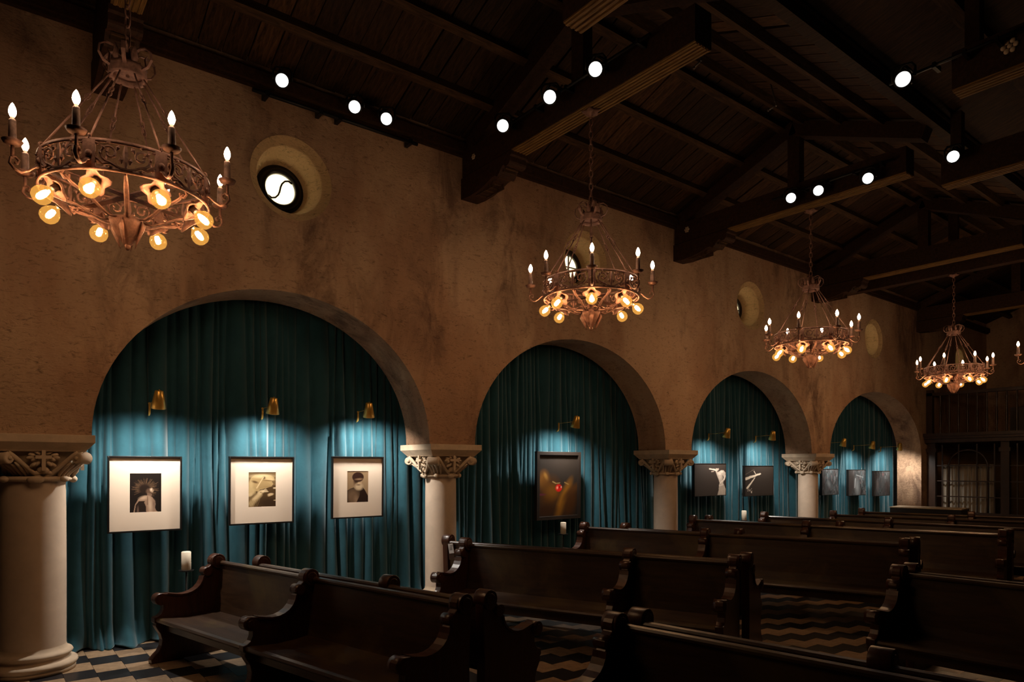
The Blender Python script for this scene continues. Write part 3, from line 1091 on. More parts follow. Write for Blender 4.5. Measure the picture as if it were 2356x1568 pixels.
def art_abstract(seed, figure):
    a = Art(56, 84, (0.055, 0.060, 0.064))
    r = random.Random(seed)
    for k in range(170):
        x, y = r.uniform(-0.05, 1.05), r.uniform(-0.05, 1.05)
        l = r.uniform(0.06, 0.26)
        t = radians(90 + r.uniform(-30, 30))
        g = r.choice((0.15, 0.3, 0.6, 1.2, 2.2, 3.2))
        tint = r.choice(((0.055, 0.066, 0.070), (0.066, 0.060, 0.062), (0.075, 0.050, 0.050), (0.046, 0.068, 0.076)))
        a.line(x, y, x + l * cos(t), y + l * sin(t), r.uniform(0.010, 0.035), tuple(min(1, q * g) for q in tint), r.uniform(0.3, 0.8))
    a.ell(0.0, 0.5, 0.16, 0.8, (0.020, 0.013, 0.011), 0, 0.6, 0.8)
    if figure == 0:
        a.ell(0.45, 0.45, 0.22, 0.22, (0.030, 0.036, 0.040), 0, 0.5, 0.7)
        a.ell(0.42, 0.42, 0.09, 0.12, (0.17, 0.19, 0.20), 20, 0.7, 0.7)
    elif figure == 1:
        a.ell(0.18, 0.5, 0.22, 0.6, (0.040, 0.032, 0.030), 0, 0.4, 0.8)
        a.ell(0.50, 0.30, 0.13, 0.32, (0.24, 0.26, 0.27), 6, 0.6, 0.75)
        a.line(0.40, 0.66, 0.36, 0.30, 0.03, (0.36, 0.38, 0.40), 0.8)
        a.line(0.45, 0.80, 0.85, 0.70, 0.035, (0.26, 0.28, 0.29), 0.7)
    else:
        a.ell(0.55, 0.86, 0.06, 0.06, (0.20, 0.10, 0.10), 0, 0.5)
        a.ell(0.52, 0.5, 0.14, 0.36, (0.06, 0.066, 0.07), 0, 0.6, 0.8)
        a.ell(0.22, 0.45, 0.08, 0.26, (0.16, 0.14, 0.145), 0, 0.6, 0.6)
        a.ell(0.85, 0.3, 0.2, 0.4, (0.035, 0.026, 0.026), 0, 0.5, 0.7)
    return a


def picture(label, x0, x1, z0, z1, y, art, bar, mat_frac, fmat, group, depth=0.04, tilt=0.0, canvas=False, mitre=True):
    """framed picture: bar = frame bar width, mat_frac = (left, right, bottom, top) share of mat board around the print"""
    W_, H_ = x1 - x0, z1 - z0
    t = thing('framed_picture', label, 'picture', ((x0 + x1) / 2, y, (z0 + z1) / 2), 0, group)
    t.rotation_euler = (radians(tilt), 0, 0)
    w, h, b = W_ / 2, H_ / 2, bar
    for poly in ([(-w, -h), (w, -h), (w - b, -h + b), (-w + b, -h + b)], [(-w, h), (-w + b, h - b), (w - b, h - b), (w, h)],
                 [(-w, -h), (-w + b, -h + b), (-w + b, h - b), (-w, h)], [(w, -h), (w, h), (w - b, h - b), (w - b, -h + b)]):
        MB().prism(poly, -depth, 0.0, 'xz').build('frame_bar', fmat, t, bevel=0.002)
    MB().box(-w + b * 0.6, w - b * 0.6, -0.008, -0.002, -h + b * 0.6, h - b * 0.6).build('backing', 'frame_black', t)
    iw, ih = 2 * (w - b), 2 * (h - b)
    if mat_frac:
        ml, mr, mb_, mt = mat_frac
        px0, px1 = -iw / 2 + iw * ml, iw / 2 - iw * mr
        pz0, pz1 = -ih / 2 + ih * mb_, ih / 2 - ih * mt
        ym = -depth * 0.55
        e = 0.02
        m = MB()
        for (a0, a1, c0_, c1_) in ((-iw / 2 - 0.002, iw / 2 + 0.002, pz1, ih / 2 + 0.002), (-iw / 2 - 0.002, iw / 2 + 0.002, -ih / 2 - 0.002, pz0),
                                   (-iw / 2 - 0.002, px0, pz0, pz1), (px1, iw / 2 + 0.002, pz0, pz1)):
            m.box(a0, a1, ym, ym + 0.004, c0_, c1_)
        m.build('mat_board', 'matboard', t)
    else:
        px0, px1, pz0, pz1 = -iw / 2, iw / 2, -ih / 2, ih / 2
    pm = art.mesh('print', px1 - px0 + 0.004, pz1 - pz0 + 0.004)
    yp = -depth * 0.5 if not canvas else -depth + 0.004
    put('print', pm, t, ((px0 + px1) / 2, yp, (pz0 + pz1) / 2))
    return t


YP = 8.06
gp = 'pictures hung before the curtains'
picture('white-matted photograph of a figure with a spiky halo, nearest the left column', 1.053, 1.752, 1.225, 2.02, YP, art_halo(), 0.017,
        (0.28, 0.275, 0.25, 0.215), 'frame_black', gp, 0.045, 0.8)
picture('white-matted sepia photograph of a veiled figure, middle of the three', 2.242, 2.985, 1.245, 2.028, YP, art_veil(), 0.017,
        (0.285, 0.275, 0.245, 0.22), 'frame_black', gp, 0.045, 0.8)
picture('white-matted photograph of a bearded man in a dark cap', 3.463, 4.168, 1.262, 2.04, YP, art_beard(), 0.017,
        (0.285, 0.285, 0.245, 0.225), 'frame_black', gp, 0.045, 0.8)
picture('dark framed painting of a shiny red ball among golden limbs', 6.765, 7.695, 1.085, 2.15, YP, art_red(), 0.055,
        None, 'frame_dark', gp, 0.06, 0.6)
picture('black square photograph of a pale torso with raised arm', 10.65, 11.66, 1.35, 1.98, YP, art_torso(), 0.014, None, 'frame_black', gp, 0.06, canvas=True)
picture('black square photograph of a pale feather-like cluster', 12.30, 13.36, 1.31, 1.94, YP, art_feather(), 0.014, None, 'frame_black', gp, 0.06, canvas=True)
picture('small grey-blue abstract canvas half hidden behind the far column', 15.40, 16.17, 1.255, 1.87, YP, art_abstract(1, 0), 0.012, None, 'frame_black', gp, 0.06, canvas=True)
picture('small grey abstract canvas with a pale standing shape, middle of three', 16.67, 17.56, 1.21, 1.85, YP, art_abstract(2, 1), 0.012, None, 'frame_black', gp, 0.06, canvas=True)
picture('small dark abstract canvas with reddish top, next to the end wall', 18.03, 18.93, 1.165, 1.815, YP, art_abstract(3, 2), 0.012, None, 'frame_black', gp, 0.06, canvas=True)

# ------------------------------------------------------------------ brass picture lights
lamp_spec = [
    (1.465, 7.70, 2.60, 'brass cone picture light above the spiky-halo photograph'),
    (2.664, 7.80, 2.61, 'brass cone picture light above the veiled-figure photograph'),
    (3.883, 7.86, 2.63, 'brass cone picture light above the bearded-man photograph'),
    (7.368, 7.765, 2.62, 'brass cone picture light above the red-ball painting'),
    (11.33, 7.75, 2.57, 'brass cone picture light above the torso photograph'),
    (12.96, 7.78, 2.57, 'brass cone picture light above the feather-like photograph'),
    (15.85, 7.72, 2.49, 'brass cone picture light above the canvas behind the far column'),
    (17.30, 7.715, 2.46, 'brass cone picture light above the middle abstract canvas'),
    (18.79, 7.70, 2.45, 'brass cone picture light seen against the end pier'),
]


def make_lamp():
    t = thing('picture_light', 'x', 'lamp', (0, 0, 0), 0, 'brass picture lights on swing arms')
    # origin at the pivot on the curtain (y=0); the arm reaches towards the room (-y) for length 1 (scaled by the builder)
    return t


for li_n, (lx, ly, lz, lab) in enumerate(lamp_spec):
    y0 = 8.19
    L = y0 - ly
    t = thing('picture_light', lab, 'lamp', (lx, y0, lz - 0.02), 0, 'brass picture lights on swing arms')
    pts = [(0, 0.03, -0.115), (0, 0.01, -0.112), (0, -0.008, -0.10), (0, -0.016, -0.08), (0, -0.018, -0.04), (0, -0.018, 0.0)]
    MB().tube(pts, [0.009, 0.010, 0.011, 0.012, 0.012, 0.012], 10).ell((0, -0.018, 0.008), (0.016, 0.016, 0.014), 10, 6).build('wall_mount', 'brass', t)
    MB().tube([(0, -0.018, 0.008), (0, -L * 0.5, 0.014), (0, -L + 0.02, 0.022)], 0.0035, 6).build('swing_arm', 'brass', t)
    # cone shade, mouth tipped back towards the picture
    tx = {2: 0.10, 5: 0.16, 8: 0.34}.get(li_n, 0.0)     # some shades are turned a little along the wall
    ax = Vector((tx, 0.26, -1)).normalized()          # from the top of the shade to its mouth
    c = Vector((0, -L, 0.02))
    top = c - ax * 0.085
    bot = c + ax * 0.10
    Mx = rot_to(ax)
    prof = [(0.0005, -0.012), (0.006, -0.012), (0.007, 0.0), (0.036, 0.001), (0.040, 0.006), (0.074, 0.183), (0.072, 0.184), (0.038, 0.009), (0.0005, 0.008)]
    sh = MB().lathe(prof, 28, top, Mx).build('shade', 'brass', t)
    MB().lathe([(0.0005, 0.108), (0.020, 0.104), (0.028, 0.085), (0.022, 0.055), (0.0005, 0.045)], 16, top, Mx).build('lamp_globe', 'lamp_mouth', sh)
    cp = [(0.0, 0.028, -0.115), (-0.004, 0.034, -0.13), (-0.006, 0.036, -0.08), (-0.008, 0.036, 0.3), (-0.01, 0.036, 0.9), (-0.02, 0.036, 1.6)]
    MB().tube(cp, 0.004, 5).build('power_cord', 'cord', t)
    li = D.lights.new('picture_light_beam', 'SPOT')
    li.energy = PICTURE_W
    li.color = (1.0, 0.92, 0.82)
    li.spot_size = radians(148)
    li.spot_blend = 0.85
    li.shadow_soft_size = 0.05
    lo = D.objects.new('picture_light_beam', li)
    COL.objects.link(lo)
    lo.parent = t
    lo.location = c + ax * 0.080
    lo.rotation_euler = Vector((tx, 0.34, -1)).to_track_quat('-Z', 'Y').to_euler()

# ------------------------------------------------------------------ chandeliers
ZC = 3.78           # ring mid-height above the floor


def spiral(cx, cz, r0, turns, a0, n, shrink, sgn=1):
    out = []
    for k in range(n):
        u = k / (n - 1)
        a = a0 + sgn * turns * 2 * pi * u
        r = r0 * (1 - shrink * u)
        out.append((cx + r * cos(a), cz + r * sin(a)))
    return out


def make_chandelier():
    t = thing('chandelier', 'x', 'chandelier', (0, 0, ZC), 0, 'iron ring chandeliers')
    R = 0.50
    H2 = 0.085

    def rim(z, r, h):
        return MB().lathe([(r - 0.005, z - h), (r + 0.006, z - h), (r + 0.006, z + h), (r - 0.005, z + h), (r - 0.005, z - h)], 64, smooth=True)
    rim(H2, R, 0.011).build('ring_rim', 'iron', t)
    rim(-H2, R, 0.011).build('ring_rim', 'iron', t)
    # pierced scrollwork between the rims, one panel per eighth
    pm = MB()

    def bend(u, z, off=0.0):
        a = u / R
        return ((R + off) * cos(a), (R + off) * sin(a), z)
    half = pi / 8 * R
    for s in (-1, 1):
        sp = spiral(s * 0.085, 0.012, 0.056, 1.35, -pi / 2, 20, 0.82, s)
        pm.tube([bend(x, z) for x, z in sp], 0.008, 5, flat=(1, 1))
        q = [(s * 0.085, -0.046), (s * 0.12, -0.055), (s * 0.16, -0.02), (s * 0.175, 0.04), (s * 0.165, 0.075)]
        pm.tube([bend(x, z) for x, z in q], [0.008, 0.010, 0.010, 0.008, 0.004], 5)
        q = [(s * 0.03, -0.075), (s * 0.055, -0.06), (s * 0.085, -0.044)]
        pm.tube([bend(x, z) for x, z in q], 0.008, 5)
        for (x, z, a_, l) in ((0.135, 0.01, 60, 0.04), (0.12, 0.045, 40, 0.04), (0.15, -0.045, 20, 0.035), (0.04, 0.05, 110, 0.04), (0.025, -0.02, 80, 0.045),
                              (0.06, 0.0, 30, 0.02), (0.10, 0.02, 120, 0.02), (0.085, -0.07, 5, 0.04), (0.09, 0.075, 175, 0.035), (0.155, 0.065, 100, 0.02)):
            aa = radians(a_)
            q = [(s * (x - l * cos(aa) * 0.5), z - l * sin(aa) * 0.5), (s * x, z), (s * (x + l * cos(aa) * 0.5), z + l * sin(aa) * 0.5)]
            pm.tube([bend(x_, z_) for x_, z_ in q], [0.003, 0.015, 0.002], 5, flat=(1, 0.7))
    pm.tube([bend(-0.05, -0.064), bend(-0.02, -0.074), bend(0.02, -0.074), bend(0.05, -0.064)], 0.009, 5)
    pm.tube([bend(0, -0.08), bend(0, -0.03), bend(0, 0.03), bend(0, 0.085)], [0.006, 0.014, 0.016, 0.004], 5, flat=(1, 0.7))
    pme = pm.mesh('scroll_panel', 'iron')
    plate = MB()
    pv = []
    for k in range(5):
        a = -0.036 + 0.018 * k
        pv += [bend(a, -0.088, -0.003), bend(a, 0.088, -0.003), bend(a, 0.088, 0.007), bend(a, -0.088, 0.007)]
    plate.add(pv, [(k * 4 + q, k * 4 + (q + 1) % 4, k * 4 + 4 + (q + 1) % 4, k * 4 + 4 + q) for k in range(4) for q in range(4)] + [(0, 1, 2, 3), (19, 18, 17, 16)])
    plate.ell((R + 0.012, 0, 0.0), (0.012, 0.02, 0.02), 8, 6)
    plate_me = plate.mesh('ring_plate', 'iron')
    # candle arm
    am = MB()
    q = [(0.50, -0.035), (0.53, -0.045), (0.56, -0.075), (0.60, -0.10), (0.635, -0.09), (0.66, -0.06), (0.655, -0.028), (0.63, -0.018), (0.612, -0.035),
         (0.62, -0.055), (0.635, -0.05)]
    am.tube([(x, 0, z) for x, z in q], 0.0085, 6, flat=(1.6, 0.8))
    am.tube([(0.645, 0, -0.02), (0.645, 0, 0.05)], 0.010, 8)
    arm_me = am.mesh('candle_arm', 'iron')
    cup_me = MB().lathe([(0.0005, 0.045), (0.02, 0.045), (0.045, 0.055), (0.056, 0.074), (0.052, 0.076), (0.03, 0.062), (0.0005, 0.06)], 24, (0.645, 0, 0),
                        wob=lambda i, a: 1 + (0.09 * sin(a * 12) if 2 <= i <= 4 else 0)).mesh('drip_cup', 'iron')
    can_me = MB().lathe([(0.0005, 0.06), (0.021, 0.06), (0.022, 0.10), (0.020, 0.19), (0.017, 0.20), (0.011, 0.203), (0.011, 0.215), (0.0005, 0.215)], 12,
                        (0.645, 0, 0)).mesh('candle', 'candle_tube')
    fl_me = MB().lathe([(0.0005, 0.212), (0.010, 0.215), (0.019, 0.235), (0.0215, 0.25), (0.017, 0.272), (0.008, 0.292), (0.0005, 0.302)], 12,
                       (0.645, 0, 0)).mesh('candle_bulb', 'flame')
    # globe bulb holder: leaf collar and socket, pointing out and down
    ax = Vector((0.72, 0, -0.70)).normalized()
    Mx = rot_to(ax)
    b0 = Vector((0.400, 0, -0.112))
    hm = MB()
    hm.tube([Vector((0.50, 0, -0.09)), Vector((0.46, 0, -0.075)), Vector((0.42, 0, -0.07)), b0], 0.008, 6)
    hm.lathe([(0.0005, -0.004), (0.03, 0.0), (0.06, 0.016), (0.078, 0.034), (0.074, 0.038), (0.05, 0.022), (0.0005, 0.008)], 24, b0, Mx,
             wob=lambda i, a: 1 + (0.24 * cos(a * 4) + 0.06 * sin(a * 12) if 2 <= i <= 5 else 0))
    hold_me = hm.mesh('bulb_holder', 'iron')
    sock_me = MB().lathe([(0.0005, 0.0), (0.021, 0.004), (0.023, 0.05), (0.019, 0.056), (0.0005, 0.057)], 14, b0, Mx).mesh('socket', 'socket_black')
    gp_ = [(0.014, 0.055), (0.018, 0.064), (0.033, 0.077), (0.050, 0.097), (0.059, 0.126), (0.056, 0.152), (0.043, 0.173), (0.022, 0.185), (0.0005, 0.187)]
    glass_me = MB().lathe(gp_, 20, b0, Mx).mesh('globe_bulb', 'bulb_glass')
    fm = MB()
    fm.lathe([(0.0005, 0.085), (0.015, 0.092), (0.020, 0.118), (0.017, 0.142), (0.0005, 0.148)], 8, b0, Mx)
    fil_me = fm.mesh('filament', 'filament')
    # scroll from the ring down to the pendant
    sm = MB()
    q = [(0.47, -0.075), (0.485, -0.105), (0.465, -0.125), (0.435, -0.115), (0.43, -0.09)]
    q2 = [(0.465, -0.10), (0.42, -0.13), (0.36, -0.15), (0.29, -0.165), (0.22, -0.205), (0.15, -0.235), (0.08, -0.225)]
    sm.tube([(x, 0, z) for x, z in q], 0.008, 5)
    sm.tube([(x, 0, z) for x, z in q2], [0.007, 0.009, 0.010, 0.010, 0.009, 0.008, 0.008], 6, flat=(1.5, 0.8))
    scroll_me = sm.mesh('lower_scroll', 'iron')
    rod = MB()
    p0, p1 = Vector((0.10, 0, 0.735)), Vector((0.495, 0, 0.098))
    dirv = (p1 - p0).normalized()
    side = Vector((0, 1, 0))
    rod.tube([p0, p0.lerp(p1, 0.30)], 0.0065, 6)
    rod.tube([p0.lerp(p1, 0.385), p1], 0.0065, 6)
    for (u, sd) in ((0.315, 1), (0.355, 0), (0.385, 1)):
        c = p0.lerp(p1, u)
        e = side if sd else dirv.cross(side)
        ring = [c + dirv * (0.024 * cos(2 * pi * k / 10)) + e * (0.014 * sin(2 * pi * k / 10)) for k in range(11)]
        rod.tube(ring, 0.0045, 5)
    c = p1 + Vector((0, 0, 0.006))
    rod.tube([c + Vector((0.016 * cos(2 * pi * k / 10), 0, 0.016 * sin(2 * pi * k / 10))) for k in range(11)], 0.005, 5)
    rod_me = rod.mesh('suspension_rod', 'iron')
    for k in range(8):
        a = 2 * pi * k / 8
        a2 = a + pi / 8
        rz = (0, 0, a)
        rz2 = (0, 0, a2)
        put('scroll_panel', pme, t, rot=rz2)
        put('ring_plate', plate_me, t, rot=rz)
        arm = put('candle_arm', arm_me, t, rot=rz)
        put('drip_cup', cup_me, arm)
        put('candle', can_me, arm)
        put('candle_bulb', fl_me, arm)
        h = put('bulb_holder', hold_me, t, rot=rz)
        put('socket', sock_me, h)
        put('globe_bulb', glass_me, h)
        put('filament', fil_me, h)
        put('lower_scroll', scroll_me, t, rot=rz2)
        put('suspension_rod', rod_me, t, rot=rz)
    for k in range(2):
        MB().box(-0.495, 0.495, -0.028, 0.028, -0.066, -0.058).build('cross_strap', 'iron', t).rotation_euler = (0, 0, pi / 2 * k + 0.25)
    MB().tube([(0, 0, -0.06), (0, 0, -0.24)], 0.012, 8).build('center_stem', 'iron', t)
    # leafy pendant
    fn = MB()
    fn.lathe([(0.0005, -0.212), (0.095, -0.215), (0.104, -0.23), (0.088, -0.28), (0.062, -0.33), (0.036, -0.37), (0.008, -0.40)], 24,
             wob=lambda i, a: 1 + (0.16 if i in (2, 3) else 0.10 if i > 3 else 0.03) * cos(a * 4))
    for k in range(4):
        a = pi / 2 * k + pi / 4
        d = Vector((cos(a), sin(a), 0))
        fn.tube([d * 0.085 + Vector((0, 0, -0.23)), d * 0.092 + Vector((0, 0, -0.28)), d * 0.068 + Vector((0, 0, -0.345)), d * 0.045 + Vector((0, 0, -0.415))],
                [0.012, 0.036, 0.024, 0.003], 6, flat=(1, 0.35))
    fn.ell((0, 0, -0.395), (0.02, 0.02, 0.03), 8, 6)
    fn.build('pendant_leaf', 'iron', t)
    # crown
    MB().lathe([(0.088, 0.73), (0.112, 0.725), (0.116, 0.74), (0.112, 0.785), (0.118, 0.80), (0.106, 0.80), (0.09, 0.785), (0.088, 0.73)], 28,
               wob=lambda i, a: 1 + 0.03 * sin(a * 8)).build('crown_ring', 'iron', t)
    lp = MB()
    q = [(0.108, 0.775), (0.15, 0.79), (0.178, 0.835), (0.172, 0.885), (0.135, 0.915), (0.085, 0.915), (0.04, 0.885), (0.02, 0.86)]
    lp.tube([(x, 0, z) for x, z in q], 0.009, 5, flat=(1.5, 0.6))
    lp_me = lp.mesh('crown_loop', 'iron')
    lf = MB().tube([(0.10, 0, 0.79), (0.112, 0, 0.83), (0.105, 0, 0.875), (0.12, 0, 0.905)], [0.012, 0.024, 0.018, 0.004], 6, flat=(1, 0.35)).mesh('crown_leaf', 'iron')
    for k in range(6):
        put('crown_loop', lp_me, t, rot=(0, 0, 2 * pi * k / 6))
        put('crown_leaf', lf, t, rot=(0, 0, 2 * pi * (k + 0.5) / 6))
    MB().tube([(0, 0, 0.74), (0, 0, 0.87)], 0.012, 8).lathe([(0.0005, 0.75), (0.09, 0.752), (0.09, 0.76), (0.0005, 0.762)], 16).build('hub', 'iron', t)
    # chain to the beam
    lk = MB()
    ring = []
    for k in range(13):
        a = 2 * pi * k / 12
        ring.append((0.019 * cos(a), 0, 0.030 * sin(a) + (0.012 if sin(a) > 0.1 else -0.012 if sin(a) < -0.1 else 0)))
    lk.tube(ring, 0.0058, 6, cap=False)
    lk_me = lk.mesh('chain_link', 'iron')
    z = 0.905
    k = 0
    while z < SOF - ZC - 0.07:
        put('chain_link', lk_me, t, (0, 0, z), (0, 0, pi / 2 * (k % 2) + 0.4))
        z += 0.069
        k += 1
    MB().lathe([(0.0005, SOF - ZC - 0.075), (0.012, SOF - ZC - 0.075), (0.03, SOF - ZC - 0.055), (0.075, SOF - ZC - 0.03), (0.09, SOF - ZC - 0.013), (0.0005, SOF - ZC - 0.013)], 24,
               wob=lambda i, a: 1 + (0.18 * cos(a * 5) if i in (3, 4) else 0)).build('ceiling_rose', 'iron', t)
    return t


ch_specs = [
    (0.80, 5.20, 0.22, 'iron ring chandelier nearest the camera, cut by the left edge'),
    (5.15, 5.20, 0.02, 'iron ring chandelier hanging in front of the second round window'),
    (9.68, 5.20, 0.25, 'iron ring chandelier third along, between two round windows'),
    (15.12, 5.20, 0.09, 'smallest-looking iron chandelier, over the balcony at the far end'),
    (14.29, 3.25, 0.2, 'iron chandelier at the right edge, only one candle bulb showing'),
]
ch0 = make_chandelier()
for k, (x, y, rz, lab) in enumerate(ch_specs):
    c = ch0 if k == 0 else copy_tree(ch0)
    c.location = (x, y, ZC)
    c.rotation_euler = (0, 0, rz)
    c['label'] = lab
    if k == 3:
        for ch in c.children:       # this one hangs between two trusses, from the collar boards
            pass
# the two far chandeliers hang clear of the trusses: short carrier beams for their chains
for k, (x, y, z, lab) in enumerate(((15.12, 5.20, SOF, 'dark cross beam above the farthest chandelier'), (14.29, 3.25, SOF, 'dark cross beam above the right-edge chandelier'))):
    if k == 0:
        b = MB().box(-0.10, 0.10, -1.85, 2.25, 0.0, 0.25)
        b.box(-0.05, 0.05, -0.08, 0.08, 0.25, 1.22)
    else:
        b = MB().box(-0.10, 0.10, -3.0, 0.05, 0.0, 0.25)
        b.box(-0.05, 0.05, -0.35, -0.2, 0.25, 0.70)
    o = b.build('cross_beam', 'corbel_wood', None, (x, y, z))
    tag(o, lab, 'beam', 'carrier beams of the far chandeliers')

# ------------------------------------------------------------------ pews
def end_profile():
    p = []
    # front/top outline in (y forward, z up), starting at the back foot
    p += [(-0.05, 0.0), (0.57, 0.0), (0.575, 0.04), (0.55, 0.075), (0.515, 0.11), (0.492, 0.16), (0.487, 0.22), (0.50, 0.28), (0.525, 0.325), (0.54, 0.36),
          (0.535, 0.385), (0.55, 0.395), (0.55, 0.445), (0.52, 0.452), (0.492, 0.475), (0.478, 0.51), (0.477, 0.55), (0.49, 0.575)]
    for k in range(9):          # arm scroll
        a = radians(-55 + 22.5 * k * 0.9)
        p.append((0.497 + 0.052 * cos(a), 0.618 + 0.052 * sin(a)))
    p += [(0.43, 0.662), (0.38, 0.645), (0.33, 0.635), (0.28, 0.637), (0.235, 0.65), (0.195, 0.675), (0.165, 0.71), (0.145, 0.75), (0.135, 0.79)]
    for k in range(7):          # ear
        a = radians(-50 + 24 * k)
        p.append((0.098 + 0.042 * cos(a), 0.835 + 0.042 * sin(a)))
    for k in range(12):         # top roll
        a = radians(-25 + 20.5 * k)
        p.append((0.005 + 0.070 * cos(a), 0.930 + 0.070 * sin(a)))
    p += [(-0.062, 0.84), (-0.055, 0.72), (-0.045, 0.5), (-0.05, 0.2)]
    return p


YS = 1.17
PROF = [(y * YS if y > 0 else y, z) for y, z in end_profile()]


def make_pew(name, label, a, b, stations, h=1.0, group='dark wooden pews', near=True):
    """a, b: floor positions under the top rail at the two ends; local x runs a -> b, the seat faces local +y"""
    ax, ay = a
    bx, by = b
    L = hypot(bx - ax, by - ay)
    rz = atan2(by - ay, bx - ax)
    t = thing(name, label, 'pew', (ax, ay, 0), rz, group)
    t.scale = (1, 1, h)
    T2 = 0.038
    xs = [T2] + [s * L for s in stations] + [L - T2]
    for k, x in enumerate(xs):
        last = k in (0, len(xs) - 1)
        o = MB().prism(PROF, -T2, T2).build('end_panel' if last else 'divider_panel', 'pew_panel', t, (x, 0, 0), bevel=0.006 if near else 0)
        cy = MB()
        e = T2 + 0.018
        cy.tube([(-e, 0.006, 0.930), (e, 0.006, 0.930)], 0.074, 20)
        cy.tube([(-e - 0.004, 0.006, 0.930), (e + 0.004, 0.006, 0.930)], 0.048, 16)
        cy.build('top_roll', 'pew_panel', o, bevel=0.004 if near else 0)
        MB().tube([(-e, 0.118, 0.835), (e, 0.118, 0.835)], 0.045, 14).build('ear_roll', 'pew_panel', o)
        MB().tube([(-e, 0.582, 0.616), (e, 0.582, 0.616)], 0.057, 18).tube([(-e - 0.004, 0.582, 0.616), (e + 0.004, 0.582, 0.616)], 0.034, 14).build('arm_roll', 'pew_panel', o)
        # armrest ribbon, slightly wider than the panel
        r = MB()
        pts = [(0.44, 0.664), (0.38, 0.648), (0.33, 0.638), (0.28, 0.640), (0.235, 0.653), (0.195, 0.678), (0.165, 0.712), (0.147, 0.75), (0.138, 0.79)]
        pts = [(y * YS, z) for y, z in pts]
        v, f = [], []
        for q, (y, z) in enumerate(pts):
            y2, z2 = pts[min(q + 1, len(pts) - 1)]
            y1, z1 = pts[max(q - 1, 0)]
            ty, tz = y2 - y1, z2 - z1
            l = hypot(ty, tz)
            ny, nz = -tz / l, ty / l
            if nz < 0 and abs(nz) > 0.3:
                ny, nz = -ny, -nz
            if ny < 0 and abs(nz) <= 0.3:
                ny, nz = -ny, -nz
            for (xx, off) in ((-e + 0.006, -0.012), (-e + 0.006, 0.004), (e - 0.006, 0.004), (e - 0.006, -0.012)):
                v.append((xx, y + ny * off, z + nz * off))
        for q in range(len(pts) - 1):
            for c in range(4):
                f.append((q * 4 + c, q * 4 + (c + 1) % 4, q * 4 + 4 + (c + 1) % 4, q * 4 + 4 + c))
        r.add(v, f)
        r.build('armrest', 'pew_panel', o)
    # long members, one length between each pair of panels
    for k in range(len(xs) - 1):
        x0, x1 = xs[k] + T2 - 0.004, xs[k + 1] - T2 + 0.004
        seat = [(0.03, 0.425), (0.15, 0.412), (0.30, 0.410), (0.42, 0.424), (0.50, 0.437), (0.53, 0.432), (0.54, 0.415), (0.53, 0.398), (0.50, 0.392), (0.02, 0.385)]
        seat = [(y * YS, z) for y, z in seat]
        MB().prism(seat, x0, x1).build('seat', 'pew_wood', t)
        back = [(0.045, 0.42), (0.030, 0.50), (0.010, 0.65), (-0.010, 0.80), (-0.020, 0.90), (-0.048, 0.90), (-0.040, 0.80), (-0.022, 0.65), (0.0, 0.50), (0.012, 0.42)]
        MB().prism(back, x0, x1).build('backrest', 'pew_wood', t)
        rail = [(-0.055, 0.888), (-0.012, 0.888), (0.0, 0.90), (0.002, 0.915), (-0.008, 0.928), (-0.03, 0.933), (-0.052, 0.928), (-0.062, 0.915), (-0.062, 0.90)]
        MB().prism(rail, x0, x1).build('top_rail', 'pew_wood', t)
        MB().box(x0, x1, 0.51, 0.535, 0.30, 0.395).box(x0, x1, 0.505, 0.545, 0.365, 0.38).build('front_apron', 'pew_wood', t)
    return t


def pew_pair(wall_l, aisle_l, st_l, wall_r, aisle_r, st_r, lab_l, lab_r, h=1.0, near=True):
    # left-facing pew: local x from aisle to wall, so that +y looks towards -X
    if wall_l:
        make_pew('pew', lab_l, aisle_l, wall_l, st_l, h, near=near)
    if wall_r:
        make_pew('pew', lab_r, wall_r, aisle_r, st_r, h, near=near)


pew_pair((1.97, 7.55), (2.74, 4.03), [0.53], (2.28, 7.11), (2.96, 4.05), [0.645],
         'worn pew at lower left, its two seats facing the left column',
         'pew backing onto the lower-left pew, seat turned away to the right')
pew_pair((4.66, 6.90), (5.86, 3.88), [0.345], (4.70, 7.36), (6.09, 3.90), [],
         'long pew with shiny seat in front of the second column',
         'pew behind the long shiny pew, with a white card on its wall end', 1.05)
pew_pair((7.46, 7.72), (8.85, 3.53), [0.56], (7.84, 7.22), (9.06, 3.50), [0.45],
         'pew under the red-ball painting, its pale back reaching right to the aisle',
         'pew backing onto the one under the red-ball painting', 1.05, False)
pew_pair((10.05, 7.62), (11.09, 3.17), [0.57], (10.27, 7.45), (11.31, 3.17), [0.5],
         'pew just right of the third column, dark back lit along the top',
         'pew backing onto the one right of the third column', 1.05, False)
make_pew('pew', 'pew below the two black square photographs', (12.6, 3.2), (11.93, 7.38), [0.48], 1.05, near=False)
make_pew('pew', 'pew left of the fourth column base, grey sheen on its back', (14.3, 3.0), (13.35, 6.75), [0.48], 1.05, near=False)
make_pew('pew', 'last pew before the long black case', (15.6, 3.0), (14.65, 6.80), [0.5], 1.05, near=False)
# foreground pair, lower right
pew_pair((3.13, 2.99), (3.70, -0.75), [0.42], (3.335, 2.97), (3.90, -0.75), [0.385],
         'reddish worn pew along the bottom edge, nearest the camera',
         'pew backing onto the reddish foreground pew', 1.0)
# right-hand section beyond the aisle
pew_pair((6.58, 2.74), (6.78, -1.0), [0.4], (6.79, 2.72), (6.99, -1.0), [0.4],
         'black-looking pew right of the aisle, armrests catching light',
         'pew backing onto the black-looking pew right of the aisle', 1.02)
pew_pair((9.60, 2.45), (9.9, -1.2), [0.4], (9.81, 2.44), (10.11, -1.2), [0.4],
         'unlit pew at the right edge, second beyond the aisle',
         'pew backing onto the unlit right-edge pew', 1.05, False)

